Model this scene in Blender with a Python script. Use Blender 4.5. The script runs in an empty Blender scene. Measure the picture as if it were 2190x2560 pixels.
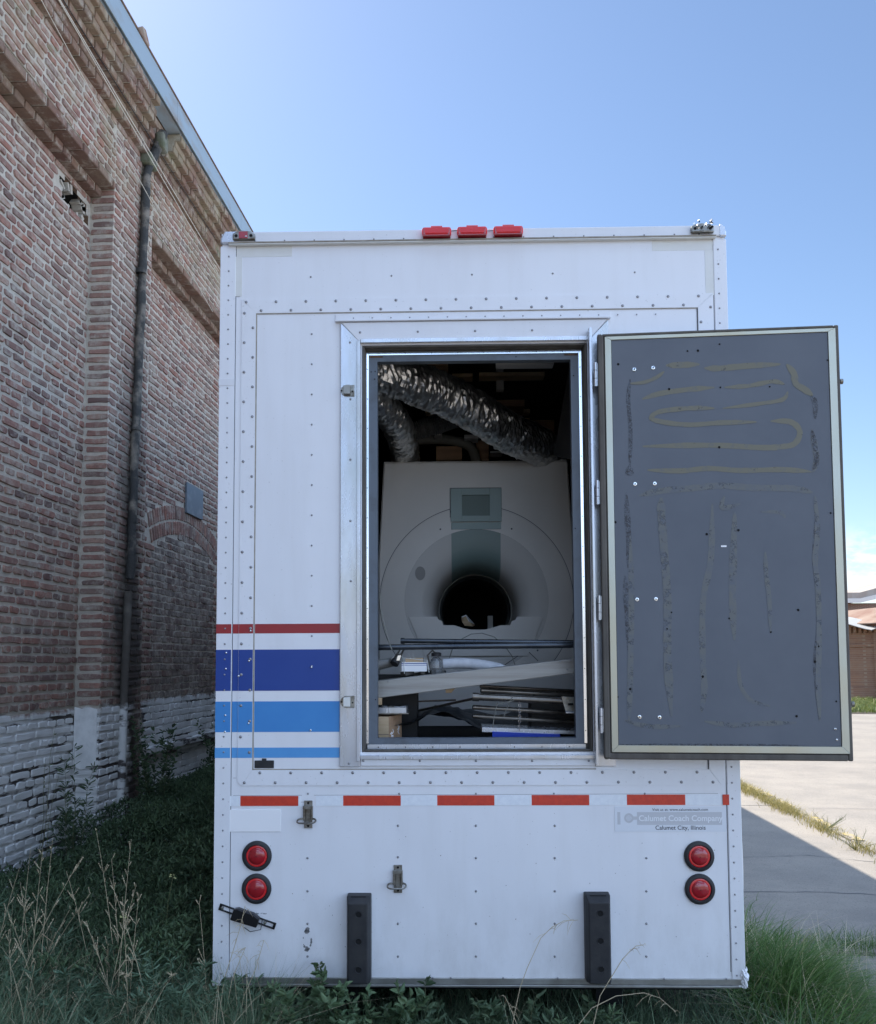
import bpy, bmesh, math, random
import numpy as np
from mathutils import Vector, Matrix, noise
random.seed(7); rng = np.random.default_rng(7)
C = bpy.context.scene.collection
R = math.radians
# ------------------------------------------------------------------ camera
def basis(pitch, yaw, roll, loc):
    f = Vector((math.sin(yaw)*math.cos(pitch), math.cos(yaw)*math.cos(pitch), math.sin(pitch)))
    r0 = Vector((math.cos(yaw), -math.sin(yaw), 0)); u0 = r0.cross(f)
    r = r0*math.cos(roll) + u0*math.sin(roll); u = r.cross(f)
    m = Matrix((( r.x, u.x, -f.x, loc[0]), (r.y, u.y, -f.y, loc[1]), (r.z, u.z, -f.z, loc[2]), (0, 0, 0, 1)))
    return m
CW = basis(R(5.09), R(-3.79), -.005, (0, 0, 1.95))
CT = basis(.0641, -.0223, -.005, (1.1684, -4.2389, 1.6261))
TM = CW @ CT.inverted()                      # trailer frame -> world (the trailer sits slightly nose-up)
cd = bpy.data.cameras.new('camera'); cam = bpy.data.objects.new('camera', cd); C.objects.link(cam)
cam.matrix_world = CW
cd.sensor_fit = 'HORIZONTAL'; cd.sensor_width = 36; cd.lens = 36; cd.shift_y = 180/2190
cd.clip_start = .05; cd.clip_end = 3000
bpy.context.scene.camera = cam
# ------------------------------------------------------------------ sky and sun
SUN = Vector((-2.45, 2.8, 4.15)).normalized()
world = bpy.data.worlds.new('World'); bpy.context.scene.world = world; world.use_nodes = True
nt = world.node_tree; nt.nodes.clear()
def N(nt, t, **k):
    n = nt.nodes.new(t)
    for a, b in k.items():
        if a.startswith('i_'):
            n.inputs[a[2:].replace('_', ' ')].default_value = b
        else: setattr(n, a, b)
    return n
out = N(nt, 'ShaderNodeOutputWorld'); bg = N(nt, 'ShaderNodeBackground'); sky = N(nt, 'ShaderNodeTexSky')
sky.sky_type = 'NISHITA'; sky.sun_disc = False
sky.sun_elevation = math.asin(SUN.z); sky.sun_rotation = math.atan2(SUN.x, SUN.y)
sky.air_density = 1.0; sky.dust_density = 0.34; sky.ozone_density = 2.6; sky.altitude = 20
bg.inputs['Strength'].default_value = .091
tc = N(nt, 'ShaderNodeTexCoord'); mp = N(nt, 'ShaderNodeMapping'); mp.inputs['Scale'].default_value = (5, 5, 13)
nz = N(nt, 'ShaderNodeTexNoise', i_Scale=2.3, i_Detail=9, i_Roughness=.62)
sx = N(nt, 'ShaderNodeSeparateXYZ')
L = nt.links.new
L(tc.outputs['Generated'], mp.inputs['Vector']); L(mp.outputs['Vector'], nz.inputs['Vector']); L(tc.outputs['Generated'], sx.inputs[0])
r1 = N(nt, 'ShaderNodeMapRange', interpolation_type='SMOOTHSTEP'); r1.inputs['From Min'].default_value = .46; r1.inputs['From Max'].default_value = .56
r2 = N(nt, 'ShaderNodeMapRange', interpolation_type='SMOOTHSTEP'); r2.inputs['From Min'].default_value = .145; r2.inputs['From Max'].default_value = .105
L(nz.outputs[0], r1.inputs[0]); L(sx.outputs['Z'], r2.inputs[0])
mm = N(nt, 'ShaderNodeMath', operation='MULTIPLY'); L(r1.outputs[0], mm.inputs[0]); L(r2.outputs[0], mm.inputs[1])
m2 = N(nt, 'ShaderNodeMath', operation='MULTIPLY'); L(mm.outputs[0], m2.inputs[0]); m2.inputs[1].default_value = .8
mx = N(nt, 'ShaderNodeMix', data_type='RGBA'); L(m2.outputs[0], mx.inputs[0]); L(sky.outputs[0], mx.inputs[6]); mx.inputs[7].default_value = (6.0, 6.3, 6.8, 1)
# added unseen cloud layer behind and right of the camera, brightening the shaded faces
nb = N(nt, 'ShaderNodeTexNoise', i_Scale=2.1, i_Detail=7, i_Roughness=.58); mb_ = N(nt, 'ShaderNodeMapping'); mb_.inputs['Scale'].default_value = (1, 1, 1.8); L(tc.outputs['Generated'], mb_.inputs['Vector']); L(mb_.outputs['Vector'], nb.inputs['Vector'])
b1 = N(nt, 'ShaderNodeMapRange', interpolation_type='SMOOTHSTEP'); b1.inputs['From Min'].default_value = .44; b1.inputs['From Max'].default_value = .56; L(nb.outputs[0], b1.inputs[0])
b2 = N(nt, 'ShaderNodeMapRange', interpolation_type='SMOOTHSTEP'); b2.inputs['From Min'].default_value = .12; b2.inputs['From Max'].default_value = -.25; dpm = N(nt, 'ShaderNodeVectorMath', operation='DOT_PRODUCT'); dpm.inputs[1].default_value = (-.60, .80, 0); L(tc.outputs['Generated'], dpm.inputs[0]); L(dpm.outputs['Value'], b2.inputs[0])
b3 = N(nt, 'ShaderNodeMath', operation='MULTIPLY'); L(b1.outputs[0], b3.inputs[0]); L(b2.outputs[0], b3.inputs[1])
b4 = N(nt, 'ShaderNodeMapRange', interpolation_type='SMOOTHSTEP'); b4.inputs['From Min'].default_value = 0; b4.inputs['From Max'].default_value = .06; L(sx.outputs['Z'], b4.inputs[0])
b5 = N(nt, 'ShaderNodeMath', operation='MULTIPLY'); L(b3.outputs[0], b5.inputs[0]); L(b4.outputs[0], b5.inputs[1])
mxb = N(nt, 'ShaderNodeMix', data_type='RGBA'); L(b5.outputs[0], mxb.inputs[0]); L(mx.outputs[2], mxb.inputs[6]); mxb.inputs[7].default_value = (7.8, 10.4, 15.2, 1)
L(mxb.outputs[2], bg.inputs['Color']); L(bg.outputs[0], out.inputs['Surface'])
sd = bpy.data.lights.new('sun', 'SUN'); sd.energy = 4.3; sd.angle = R(.53); sd.color = (1, .94, .85)
so = bpy.data.objects.new('sun', sd); C.objects.link(so); so.rotation_euler = (-SUN).to_track_quat('-Z', 'Y').to_euler()
so.location = (-10, 20, 20)
sc = bpy.context.scene
sc.view_settings.view_transform = 'Standard'; sc.view_settings.look = 'None'; sc.view_settings.gamma = 1
sc.view_settings.exposure = 1.06
sc.render.engine = 'CYCLES'
sc.cycles.max_bounces = 8; sc.cycles.diffuse_bounces = 5; sc.cycles.glossy_bounces = 4; sc.cycles.transparent_max_bounces = 8
sc.cycles.sample_clamp_indirect = 6
# ------------------------------------------------------------------ pixel -> place helpers (used to read sizes off the photograph at a real depth)
def ray(u, v, M):
    return (M.to_3x3() @ Vector((u-1095, 1460-v, -2190)))
def wp(u, v, ax, val):
    d = ray(u, v, CW); o = CW.translation; t = (val-o[ax])/d[ax]; return o + d*t
def tp(u, v, y=0):                            # a point of the trailer frame on the plane y
    d = ray(u, v, CT); o = CT.translation; t = (y-o.y)/d.y; return o + d*t
def tz(v, u=1145, y=0): return tp(u, v, y).z
def txx(u, v=1500, y=0): return tp(u, v, y).x
# ------------------------------------------------------------------ materials
def base_mat(name):
    m = bpy.data.materials.new(name); m.use_nodes = True; nt = m.node_tree; b = nt.nodes['Principled BSDF']; return m, nt, b
def pos(nt, scale=(1, 1, 1), obj=False):
    if obj:
        g = N(nt, 'ShaderNodeTexCoord'); o = g.outputs['Object']
    else:
        g = N(nt, 'ShaderNodeNewGeometry'); o = g.outputs['Position']
    mp = N(nt, 'ShaderNodeMapping'); mp.inputs['Scale'].default_value = scale; nt.links.new(o, mp.inputs['Vector']); return mp.outputs['Vector']
def noisef(nt, scale, detail=4, rough=.55, sc=(1, 1, 1), lo=.35, hi=.65, out0=0, out1=1, obj=False):
    n = N(nt, 'ShaderNodeTexNoise', i_Scale=scale, i_Detail=detail, i_Roughness=rough); nt.links.new(pos(nt, sc, obj), n.inputs['Vector'])
    r = N(nt, 'ShaderNodeMapRange'); r.inputs['From Min'].default_value = lo; r.inputs['From Max'].default_value = hi
    r.inputs['To Min'].default_value = out0; r.inputs['To Max'].default_value = out1
    nt.links.new(n.outputs[0], r.inputs[0]); return r.outputs[0]
def mix(nt, f, a, b, mode='MIX'):
    m = N(nt, 'ShaderNodeMix', data_type='RGBA', blend_type=mode)
    for s, v in ((0, f), (6, a), (7, b)):
        if hasattr(v, 'is_linked') or hasattr(v, 'links'): nt.links.new(v, m.inputs[s])
        elif isinstance(v, (int, float)): m.inputs[s].default_value = v
        else: m.inputs[s].default_value = (*v[:3], 1)
    return m.outputs[2]
def math_(nt, op, a, b=0, clamp=False):
    m = N(nt, 'ShaderNodeMath', operation=op, use_clamp=clamp)
    for i, v in enumerate((a, b)):
        if isinstance(v, (int, float)): m.inputs[i].default_value = v
        else: nt.links.new(v, m.inputs[i])
    return m.outputs[0]
def bump(nt, b, h, strength=.3, dist=.01):
    n = N(nt, 'ShaderNodeBump', i_Strength=strength, i_Distance=dist); nt.links.new(h, n.inputs['Height']); nt.links.new(n.outputs[0], b.inputs['Normal'])
def mat(name, col, rough=.5, metal=0, col2=None, nscale=6, lo=.35, hi=.65, ndet=5, sc=(1, 1, 1), bmp=0, bscale=60, bdist=.003, coat=0, spec=.5, rvar=0):
    m, nt, b = base_mat(name)
    b.inputs['Roughness'].default_value = rough; b.inputs['Metallic'].default_value = metal
    b.inputs['Specular IOR Level'].default_value = spec
    if coat: b.inputs['Coat Weight'].default_value = coat; b.inputs['Coat Roughness'].default_value = .15
    if col2:
        f = noisef(nt, nscale, ndet, .6, sc, lo, hi, obj=True); nt.links.new(mix(nt, f, col, col2), b.inputs['Base Color'])
        if rvar: nt.links.new(noisef(nt, nscale*1.7, ndet, .6, sc, .3, .7, rough-rvar, rough+rvar, obj=True), b.inputs['Roughness'])
    else: b.inputs['Base Color'].default_value = (*col, 1)
    if bmp: bump(nt, b, noisef(nt, bscale, 4, .6, sc, 0, 1, obj=True), bmp, bdist)
    return m
def white_paint(name='white_paint', base=(.83, .84, .86)):
    m, nt, b = base_mat(name)
    streak = noisef(nt, 3.2, 6, .65, (3.5, 1, .35), .48, .78, obj=True)
    specks = noisef(nt, 95, 2, .5, (1, 1, 1), .70, .76, obj=True)
    low = N(nt, 'ShaderNodeTexCoord'); s = N(nt, 'ShaderNodeSeparateXYZ'); nt.links.new(low.outputs['Object'], s.inputs[0])
    r = N(nt, 'ShaderNodeMapRange'); r.inputs['From Min'].default_value = .55; r.inputs['From Max'].default_value = .0; nt.links.new(s.outputs['Z'], r.inputs[0])
    dirt = math_(nt, 'MULTIPLY', r.outputs[0], noisef(nt, 5, 6, .7, (1.5, 1, .6), .4, .75, obj=True))
    c = mix(nt, math_(nt, 'MULTIPLY', streak, .11), base, (.50, .48, .42))
    c = mix(nt, math_(nt, 'MULTIPLY', dirt, .30), c, (.30, .27, .22))
    c = mix(nt, math_(nt, 'MULTIPLY', specks, .35), c, (.25, .23, .2))
    nt.links.new(c, b.inputs['Base Color']); b.inputs['Roughness'].default_value = .38
    bump(nt, b, noisef(nt, 2.6, 2, .5, (1.2, 1, .8), 0, 1, obj=True), .55, .02)
    return m
M = {}
M['white'] = white_paint()
M['white2'] = white_paint('white_trim_paint', (.78, .79, .81))
M['cream'] = mat('aged_cream_tape', (.78, .785, .755), .5, 0, (.74, .74, .69), 9)
M['framew'] = mat('dirty_white_aluminium_frame', (.62, .65, .70), .26, .55, (.50, .50, .47), 4, .45, .75, sc=(2, 1, .5), rvar=.08)
M['alu'] = mat('dull_aluminium', (.42, .42, .40), .42, .75, (.28, .27, .24), 7, .35, .7, rvar=.1)
M['chrome'] = mat('bright_aluminium_strip', (.82, .84, .86), .16, 1.0, (.70, .68, .62), 5, .5, .8)
M['steel'] = mat('weathered_zinc_steel', (.33, .32, .29), .38, .85, (.16, .14, .11), 25, .4, .65, rvar=.1)
M['rust'] = mat('rusty_steel', (.20, .11, .06), .8, 0, (.08, .05, .035), 20)
M['rivet'] = mat('dull_grey_rivet', (.30, .30, .31), .42, .55)
M['dark'] = mat('black_rubber', (.018, .019, .022), .62, 0, (.035, .035, .035), 12, .4, .7, bmp=.3, bscale=80)
M['black'] = mat('black_hole', (.004, .004, .004), .9)
M['seal'] = mat('aged_brown_rubber_seal', (.085, .075, .065), .75, 0, (.13, .12, .10), 14, sc=(1, 1, .3))
M['greyp'] = mat('slate_grey_board', (.132, .147, .170), .62, 0, (.108, .123, .146), 2.6, .3, .7, bmp=.12, bscale=150, bdist=.001)
M['greyj'] = mat('grey_painted_jamb', (.12, .145, .175), .45, 0, (.08, .09, .10), 9, .5, .8)
M['seam'] = mat('sealant_line', (.40, .36, .30), .8, 0, (.28, .25, .2), 20)
M['gap'] = mat('dark_joint', (.09, .09, .10), .8)
M['red'] = mat('red_vinyl', (.36, .026, .030), .42, 0, (.31, .03, .033), 4)
M['navy'] = mat('navy_vinyl', (.010, .050, .27), .40, 0, (.014, .058, .29), 4)
M['blue'] = mat('sky_blue_vinyl', (.048, .25, .60), .42, 0, (.055, .27, .62), 6)
M['blue2'] = mat('light_blue_vinyl', (.10, .36, .72), .42, 0, (.09, .33, .68), 6)
M['rred'] = mat('red_reflective_tape', (.66, .055, .025), .35, 0, (.58, .045, .025), 40, .4, .6)
M['rwht'] = mat('white_reflective_tape', (.86, .90, .93), .35, 0, (.80, .84, .88), 40, .4, .6)
M['plate'] = mat('blank_white_plate', (.94, .94, .94), .4)
M['glass_red'] = mat('red_lens', (.78, .030, .032), .14, 0, (.66, .024, .028), 30, coat=.6)
M['glass_red2'] = mat('dark_red_lens', (.40, .012, .022), .10, 0, (.32, .010, .018), 30, coat=.8)
M['mri'] = mat('scanner_grey_beige', (.74, .71, .66), .45, 0, (.66, .635, .59), 1.6, .35, .7)
M['mri2'] = mat('scanner_darker_grey', (.58, .565, .53), .42, 0, (.53, .515, .48), 2)
M['mrig'] = mat('scanner_green_grey', (.27, .36, .335), .42, 0, (.25, .33, .31), 3)
M['mris'] = mat('scanner_screen', (.13, .185, .165), .5)
M['foil'] = None
M['wood'] = mat('brown_plywood', (.55, .35, .21), .7, 0, (.40, .25, .15), 4, sc=(1, 6, 6))
M['woodl'] = mat('light_timber', (.62, .46, .29), .7, 0, (.48, .34, .19), 5, sc=(1, 8, 8))
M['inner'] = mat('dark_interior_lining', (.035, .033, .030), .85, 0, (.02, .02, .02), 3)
M['concrete'] = None
def brickmat(name, ramp, smear=1.0, dark=0):
    m, nt, b = base_mat(name)
    g = N(nt, 'ShaderNodeNewGeometry'); r = N(nt, 'ShaderNodeValToRGB'); nt.links.new(g.outputs['Random Per Island'], r.inputs[0])
    e = r.color_ramp.elements
    e[0].position = 0; e[0].color = (*ramp[0], 1); e[1].position = 1; e[1].color = (*ramp[-1], 1)
    for i, c in enumerate(ramp[1:-1]):
        x = e.new((i+1)/(len(ramp)-1)); x.color = (*c, 1)
    c = mix(nt, noisef(nt, 22, 5, .7, (1, 1, 1), .35, .7, 0, .75), r.outputs[0], (.16, .095, .08))
    sm = noisef(nt, 7, 6, .75, (1, 1, 1), .60-.12*smear, .74-.08*smear)
    c = mix(nt, math_(nt, 'MULTIPLY', sm, .85), c, (.50, .455, .385))
    big = noisef(nt, .9, 4, .6, (1, 1, 1), .42, .7)
    c = mix(nt, math_(nt, 'MULTIPLY', big, .35), c, (.30, .26, .21))
    c = wash(nt, c)
    nt.links.new(c, b.inputs['Base Color']); b.inputs['Roughness'].default_value = .92
    b.inputs['Specular IOR Level'].default_value = .2
    bump(nt, b, noisef(nt, 70, 5, .7, (1, 1, 1), 0, 1), .6, .006)
    return m
def wash(nt, c, gaps=False):
    """grime beside the downpipe, moss under the eaves, and the whitewashed bottom of the wall (all by place on the wall)"""
    g = N(nt, 'ShaderNodeNewGeometry'); s = N(nt, 'ShaderNodeSeparateXYZ'); nt.links.new(g.outputs['Position'], s.inputs[0])
    y, z, x = s.outputs['Y'], s.outputs['Z'], s.outputs['X']
    # grime strip around y 7.2, wandering
    yy = math_(nt, 'ADD', y, noisef(nt, 3, 4, .6, (1, 1, .6), 0, 1, -.35, .35))
    d = math_(nt, 'ABSOLUTE', math_(nt, 'SUBTRACT', yy, 7.22))
    r = N(nt, 'ShaderNodeMapRange', interpolation_type='SMOOTHSTEP'); r.inputs['From Min'].default_value = .42; r.inputs['From Max'].default_value = .08; nt.links.new(d, r.inputs[0])
    r2 = N(nt, 'ShaderNodeMapRange'); r2.inputs['From Min'].default_value = 5.2; r2.inputs['From Max'].default_value = 2.6; r2.inputs['To Min'].default_value = .15; nt.links.new(z, r2.inputs[0])
    f = math_(nt, 'MULTIPLY', math_(nt, 'MULTIPLY', r.outputs[0], r2.outputs[0]), .88)
    c = mix(nt, f, c, (.045, .045, .042))
    # damp darkening low band of the wall above the whitewash
    r3 = N(nt, 'ShaderNodeMapRange', interpolation_type='SMOOTHSTEP'); r3.inputs['From Min'].default_value = 3.3; r3.inputs['From Max'].default_value = 1.6; nt.links.new(z, r3.inputs[0])
    damp = math_(nt, 'MULTIPLY', r3.outputs[0], noisef(nt, 1.3, 5, .65, (1, 1, 1), .25, .7, .05, .36))
    c = mix(nt, damp, c, (.075, .05, .043))
    # lichen green-yellow on the top mouldings
    r4 = N(nt, 'ShaderNodeMapRange', interpolation_type='SMOOTHSTEP'); r4.inputs['From Min'].default_value = 5.5; r4.inputs['From Max'].default_value = 6.3; nt.links.new(z, r4.inputs[0])
    c = mix(nt, math_(nt, 'MULTIPLY', r4.outputs[0], noisef(nt, 2.2, 5, .7, (1, 1, 1), .42, .66, 0, .55)), c, (.34, .30, .19))
    c = mix(nt, math_(nt, 'MULTIPLY', r4.outputs[0], noisef(nt, 4.5, 3, .7, (1, 1, 1), .60, .68, 0, .5)), c, (.16, .19, .10))
    # whitewash
    zz = math_(nt, 'ADD', z, noisef(nt, 6, 5, .6, (1, 1, 1), .2, .8, -.06, .06))
    rw = N(nt, 'ShaderNodeMapRange'); rw.inputs['From Min'].default_value = 1.615; rw.inputs['From Max'].default_value = 1.585; nt.links.new(zz, rw.inputs[0])
    peel = noisef(nt, 9, 6, .7, (1, 1, 1), .69, .75, 1, .1)
    # no paint on a strip right of the pilaster
    d2 = math_(nt, 'ABSOLUTE', math_(nt, 'SUBTRACT', math_(nt, 'ADD', y, noisef(nt, 5, 5, .6, (1, 1, 1), 0, 1, -.2, .2)), 7.62))
    r5 = N(nt, 'ShaderNodeMapRange'); r5.inputs['From Min'].default_value = .30; r5.inputs['From Max'].default_value = .42; nt.links.new(d2, r5.inputs[0])
    w = math_(nt, 'MULTIPLY', math_(nt, 'MULTIPLY', rw.outputs[0], peel), r5.outputs[0])
    wc = mix(nt, noisef(nt, 3, 5, .6, (1, 1, 1), .3, .7), (.76, .76, .74), (.58, .58, .56))
    if gaps:
        wc = mix(nt, noisef(nt, 5, 4, .6, (1, .5, 2.2), .50, .58), wc, (.09, .08, .075))
    return mix(nt, w, c, wc)
M['brick'] = brickmat('old_red_brick', [(.13, .09, .085), (.34, .175, .14), (.42, .24, .19), (.30, .17, .14), (.42, .19, .135), (.40, .28, .22), (.21, .135, .12), (.40, .20, .15), (.47, .33, .26)])
M['brickg'] = brickmat('smeared_grey_brick', [(.13, .09, .08), (.19, .16, .14), (.16, .14, .125), (.21, .17, .145), (.20, .10, .075), (.17, .15, .14)], 1.3)
M['bricke'] = brickmat('tan_edge_brick', [(.20, .115, .085), (.27, .17, .12), (.24, .13, .09), (.30, .21, .15), (.17, .10, .08), (.28, .15, .10)], .8)
def mortar():
    m, nt, b = base_mat('lime_mortar')
    c = mix(nt, noisef(nt, 12, 6, .7, (1, 1, 1), .3, .7), (.64, .585, .49), (.48, .435, .365))
    c = wash(nt, c, True)
    nt.links.new(c, b.inputs['Base Color']); b.inputs['Roughness'].default_value = .95; b.inputs['Specular IOR Level'].default_value = .15
    bump(nt, b, noisef(nt, 45, 6, .75, (1, 1, 1), 0, 1), .9, .012)
    return m
M['mortar'] = mortar()
def foil():
    m, nt, b = base_mat('crinkled_foil')
    b.inputs['Metallic'].default_value = .95; b.inputs['Roughness'].default_value = .30
    nt.links.new(mix(nt, noisef(nt, 9, 4, .6, (1, 1, 1), .4, .7, obj=True), (.85, .85, .83), (.45, .45, .44)), b.inputs['Base Color'])
    v = N(nt, 'ShaderNodeTexVoronoi', feature='F1'); v.inputs['Scale'].default_value = 70; nt.links.new(pos(nt, (1, 1, 1), True), v.inputs['Vector'])
    h = math_(nt, 'ADD', math_(nt, 'MULTIPLY', v.outputs['Distance'], .6), math_(nt, 'MULTIPLY', noisef(nt, 26, 5, .7, (1, 1, 1), 0, 1, obj=True), 2.0))
    bump(nt, b, h, .30, .006); return m
M['foil'] = foil()
def concrete():
    m, nt, b = base_mat('pale_worn_concrete')
    c = mix(nt, noisef(nt, 1.1, 6, .65, (1, 1, 1), .3, .7), (.34, .30, .25), (.25, .225, .195))
    c = mix(nt, noisef(nt, 60, 3, .7, (1, 1, 1), .55, .72, 0, .45), c, (.47, .43, .37))
    c = mix(nt, noisef(nt, 48, 3, .7, (1.1, 1, 1), .57, .68, 0, .75), c, (.12, .11, .10))
    c = mix(nt, noisef(nt, .45, 5, .7, (1, 1, 1), .5, .75, 0, .5), c, (.16, .145, .13))
    c = mix(nt, noisef(nt, 17, 5, .75, (1, 1, 1), .58, .66, 0, .4), c, (.15, .14, .125))
    c = mix(nt, noisef(nt, 2.4, 8, .8, (.4, 3, 1), .60, .66, 0, .4), c, (.17, .155, .14))
    nt.links.new(c, b.inputs['Base Color']); b.inputs['Roughness'].default_value = .9
    bump(nt, b, noisef(nt, 55, 6, .7, (1, 1, 1), 0, 1), .7, .01); return m
M['concrete'] = concrete()
M['soil'] = mat('dark_soil', (.05, .04, .03), .95, 0, (.09, .075, .055), 5, bmp=.6, bscale=20, bdist=.03)
M['yellow'] = mat('worn_yellow_paint', (.50, .38, .13), .85, 0, (.34, .29, .22), 11, .38, .56)
def leafmat(name, a, b_, c_=None, trans=.25):
    m, nt, b = base_mat(name)
    g = N(nt, 'ShaderNodeNewGeometry'); r = N(nt, 'ShaderNodeValToRGB'); nt.links.new(g.outputs['Random Per Island'], r.inputs[0])
    e = r.color_ramp.elements; e[0].color = (*a, 1); e[1].color = (*b_, 1)
    if c_: x = e.new(.93); x.color = (*b_, 1); e[2].color = (*c_, 1) if False else e[2].color; e[-1].color = (*c_, 1)
    nt.links.new(r.outputs[0], b.inputs['Base Color']); b.inputs['Roughness'].default_value = .55; b.inputs['Specular IOR Level'].default_value = .3
    t = N(nt, 'ShaderNodeBsdfTranslucent'); nt.links.new(r.outputs[0], t.inputs['Color'])
    s = N(nt, 'ShaderNodeMixShader'); s.inputs[0].default_value = trans
    o = [n for n in nt.nodes if n.type == 'OUTPUT_MATERIAL'][0]
    nt.links.new(b.outputs[0], s.inputs[1]); nt.links.new(t.outputs[0], s.inputs[2]); nt.links.new(s.outputs[0], o.inputs['Surface'])
    return m
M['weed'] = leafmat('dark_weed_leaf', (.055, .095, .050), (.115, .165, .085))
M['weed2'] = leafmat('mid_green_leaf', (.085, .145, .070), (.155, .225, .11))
M['grass'] = leafmat('green_grass', (.07, .15, .035), (.15, .24, .07), (.40, .36, .18))
M['grass_cool'] = leafmat('cool_green_grass', (.10, .165, .095), (.19, .265, .15), (.50, .44, .30))
M['dry'] = leafmat('dry_straw', (.42, .34, .21), (.66, .56, .38), None, .15)
M['drygreen'] = leafmat('sunburnt_grass', (.18, .17, .05), (.42, .34, .12), (.5, .42, .2))
M['weed3'] = leafmat('pale_feathery_leaf', (.11, .19, .115), (.20, .29, .18))
M['stem'] = leafmat('green_stem', (.12, .15, .07), (.20, .20, .10))
# ------------------------------------------------------------------ mesh builder
class MB:
    def __init__(s, *mats): s.v = []; s.f = []; s.m = []; s.mats = list(mats)
    def mi(s, m):
        if m is None: return 0
        if m not in s.mats: s.mats.append(m)
        return s.mats.index(m)
    def add(s, vs, fs, m=None):
        o = len(s.v); s.v += [tuple(v) for v in vs]; s.f += [tuple(i+o for i in f) for f in fs]; s.m += [s.mi(m)]*len(fs)
    def box(s, a, b, m=None):
        (x0, y0, z0), (x1, y1, z1) = [tuple(map(min, zip(a, b))), tuple(map(max, zip(a, b)))]
        s.add([(x0,y0,z0),(x1,y0,z0),(x1,y1,z0),(x0,y1,z0),(x0,y0,z1),(x1,y0,z1),(x1,y1,z1),(x0,y1,z1)],
              [(0,3,2,1),(4,5,6,7),(0,1,5,4),(1,2,6,5),(2,3,7,6),(3,0,4,7)], m)
    def obox(s, c, ex, ey, ez, hx, hy, hz, m=None):
        c, ex, ey, ez = map(Vector, (c, ex, ey, ez)); vs = []
        for k in (-1, 1):
            for i, j in ((-1,-1),(1,-1),(1,1),(-1,1)): vs.append(c + ex*hx*i + ey*hy*j + ez*hz*k)
        s.add(vs, [(0,3,2,1),(4,5,6,7),(0,1,5,4),(1,2,6,5),(2,3,7,6),(3,0,4,7)], m)
    def prism(s, poly, y0, y1, m=None):            # polygon in (x, z), extruded along y
        n = len(poly); vs = [(x, y0, z) for x, z in poly] + [(x, y1, z) for x, z in poly]
        s.add(vs, [tuple(range(n)), tuple(range(2*n-1, n-1, -1))] + [(i, i+n, (i+1) % n+n, (i+1) % n) for i in range(n)], m)
    def tube(s, pts, r, n=8, m=None, cap=True):
        pts = [Vector(p) for p in pts]; rs = r if hasattr(r, '__len__') else [r]*len(pts)
        up = None; rings = []; vs = []
        for i, p in enumerate(pts):
            t = (pts[min(i+1, len(pts)-1)] - pts[max(i-1, 0)]).normalized()
            if up is None: up = t.orthogonal().normalized()
            up = (up - t*up.dot(t)).normalized(); w = t.cross(up)
            for k in range(n):
                a = 2*math.pi*k/n; vs.append(p + (up*math.cos(a) + w*math.sin(a))*rs[i])
        fs = [(i*n+k, i*n+(k+1) % n, (i+1)*n+(k+1) % n, (i+1)*n+k) for i in range(len(pts)-1) for k in range(n)]
        if cap: fs += [tuple(range(n-1, -1, -1)), tuple((len(pts)-1)*n+k for k in range(n))]
        s.add(vs, fs, m)
    def lathe(s, c, prof, n=32, m=None, ax='y', a0=0, a1=2*math.pi):   # prof: (r, offset along axis)
        c = Vector(c); full = abs(a1-a0-2*math.pi) < 1e-6; k = n if full else n+1; vs = []
        for r, h in prof:
            for i in range(k):
                a = a0+(a1-a0)*i/n; ca, sa = r*math.cos(a), r*math.sin(a)
                vs.append(c + (Vector((ca, h, sa)) if ax == 'y' else Vector((ca, sa, h)) if ax == 'z' else Vector((h, ca, sa))))
        fs = []
        for j in range(len(prof)-1):
            for i in range(n): fs.append((j*k+i, j*k+(i+1) % k, (j+1)*k+(i+1) % k, (j+1)*k+i))
        s.add(vs, fs, m)
    def disc(s, c, r, n=16, m=None, y=None):
        s.lathe(c, [(0.0001, 0), (r, 0)], n, m)
    def rivet(s, x, z, r=.0058, y=0, m=None):
        m = m or M['rivet']; s.lathe((x, y, z), [(r*1.0, 0), (r*.95, -.0016), (r*.55, -.0034), (.0004, -.004)], 9, m)
    def ribbon(s, pts, ws, y, m=None):
        vs = []; n = len(pts)
        for i, (x, z) in enumerate(pts):
            a = pts[max(i-1, 0)]; b = pts[min(i+1, n-1)]; dx, dz = b[0]-a[0], b[1]-a[1]; l = math.hypot(dx, dz) or 1
            w = (ws[i] if hasattr(ws, '__len__') else ws)/2
            vs += [(x-dz/l*w, y, z+dx/l*w), (x+dz/l*w, y, z-dx/l*w)]
        s.add(vs, [(2*i, 2*i+1, 2*i+3, 2*i+2) for i in range(n-1)], m)
def new_mesh(name, vs, fs, mats, mi=None, smooth=False):
    me = bpy.data.meshes.new(name); me.from_pydata(vs, [], fs)
    for m in mats: me.materials.append(m)
    if mi is not None and len(mats) > 1: me.polygons.foreach_set('material_index', mi)
    if smooth: me.polygons.foreach_set('use_smooth', [True]*len(me.polygons))
    me.update(); return me
def obj(name, mb, parent=None, bevel=0, smooth=False, mat_world=None):
    mats = mb.mats or [M['white']]
    me = new_mesh(name, mb.v, mb.f, mats, mb.m, smooth)
    bm = bmesh.new(); bm.from_mesh(me); bmesh.ops.recalc_face_normals(bm, faces=bm.faces); bm.to_mesh(me); bm.free()
    if smooth and hasattr(me, 'set_sharp_from_angle'): me.set_sharp_from_angle(angle=R(40))
    o = bpy.data.objects.new(name, me); C.objects.link(o)
    if parent is not None: o.parent = parent
    if mat_world is not None: o.matrix_world = mat_world
    if bevel:
        b = o.modifiers.new('bevel', 'BEVEL'); b.width = bevel; b.segments = 2; b.limit_method = 'ANGLE'; b.angle_limit = R(40)
    return o
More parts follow.
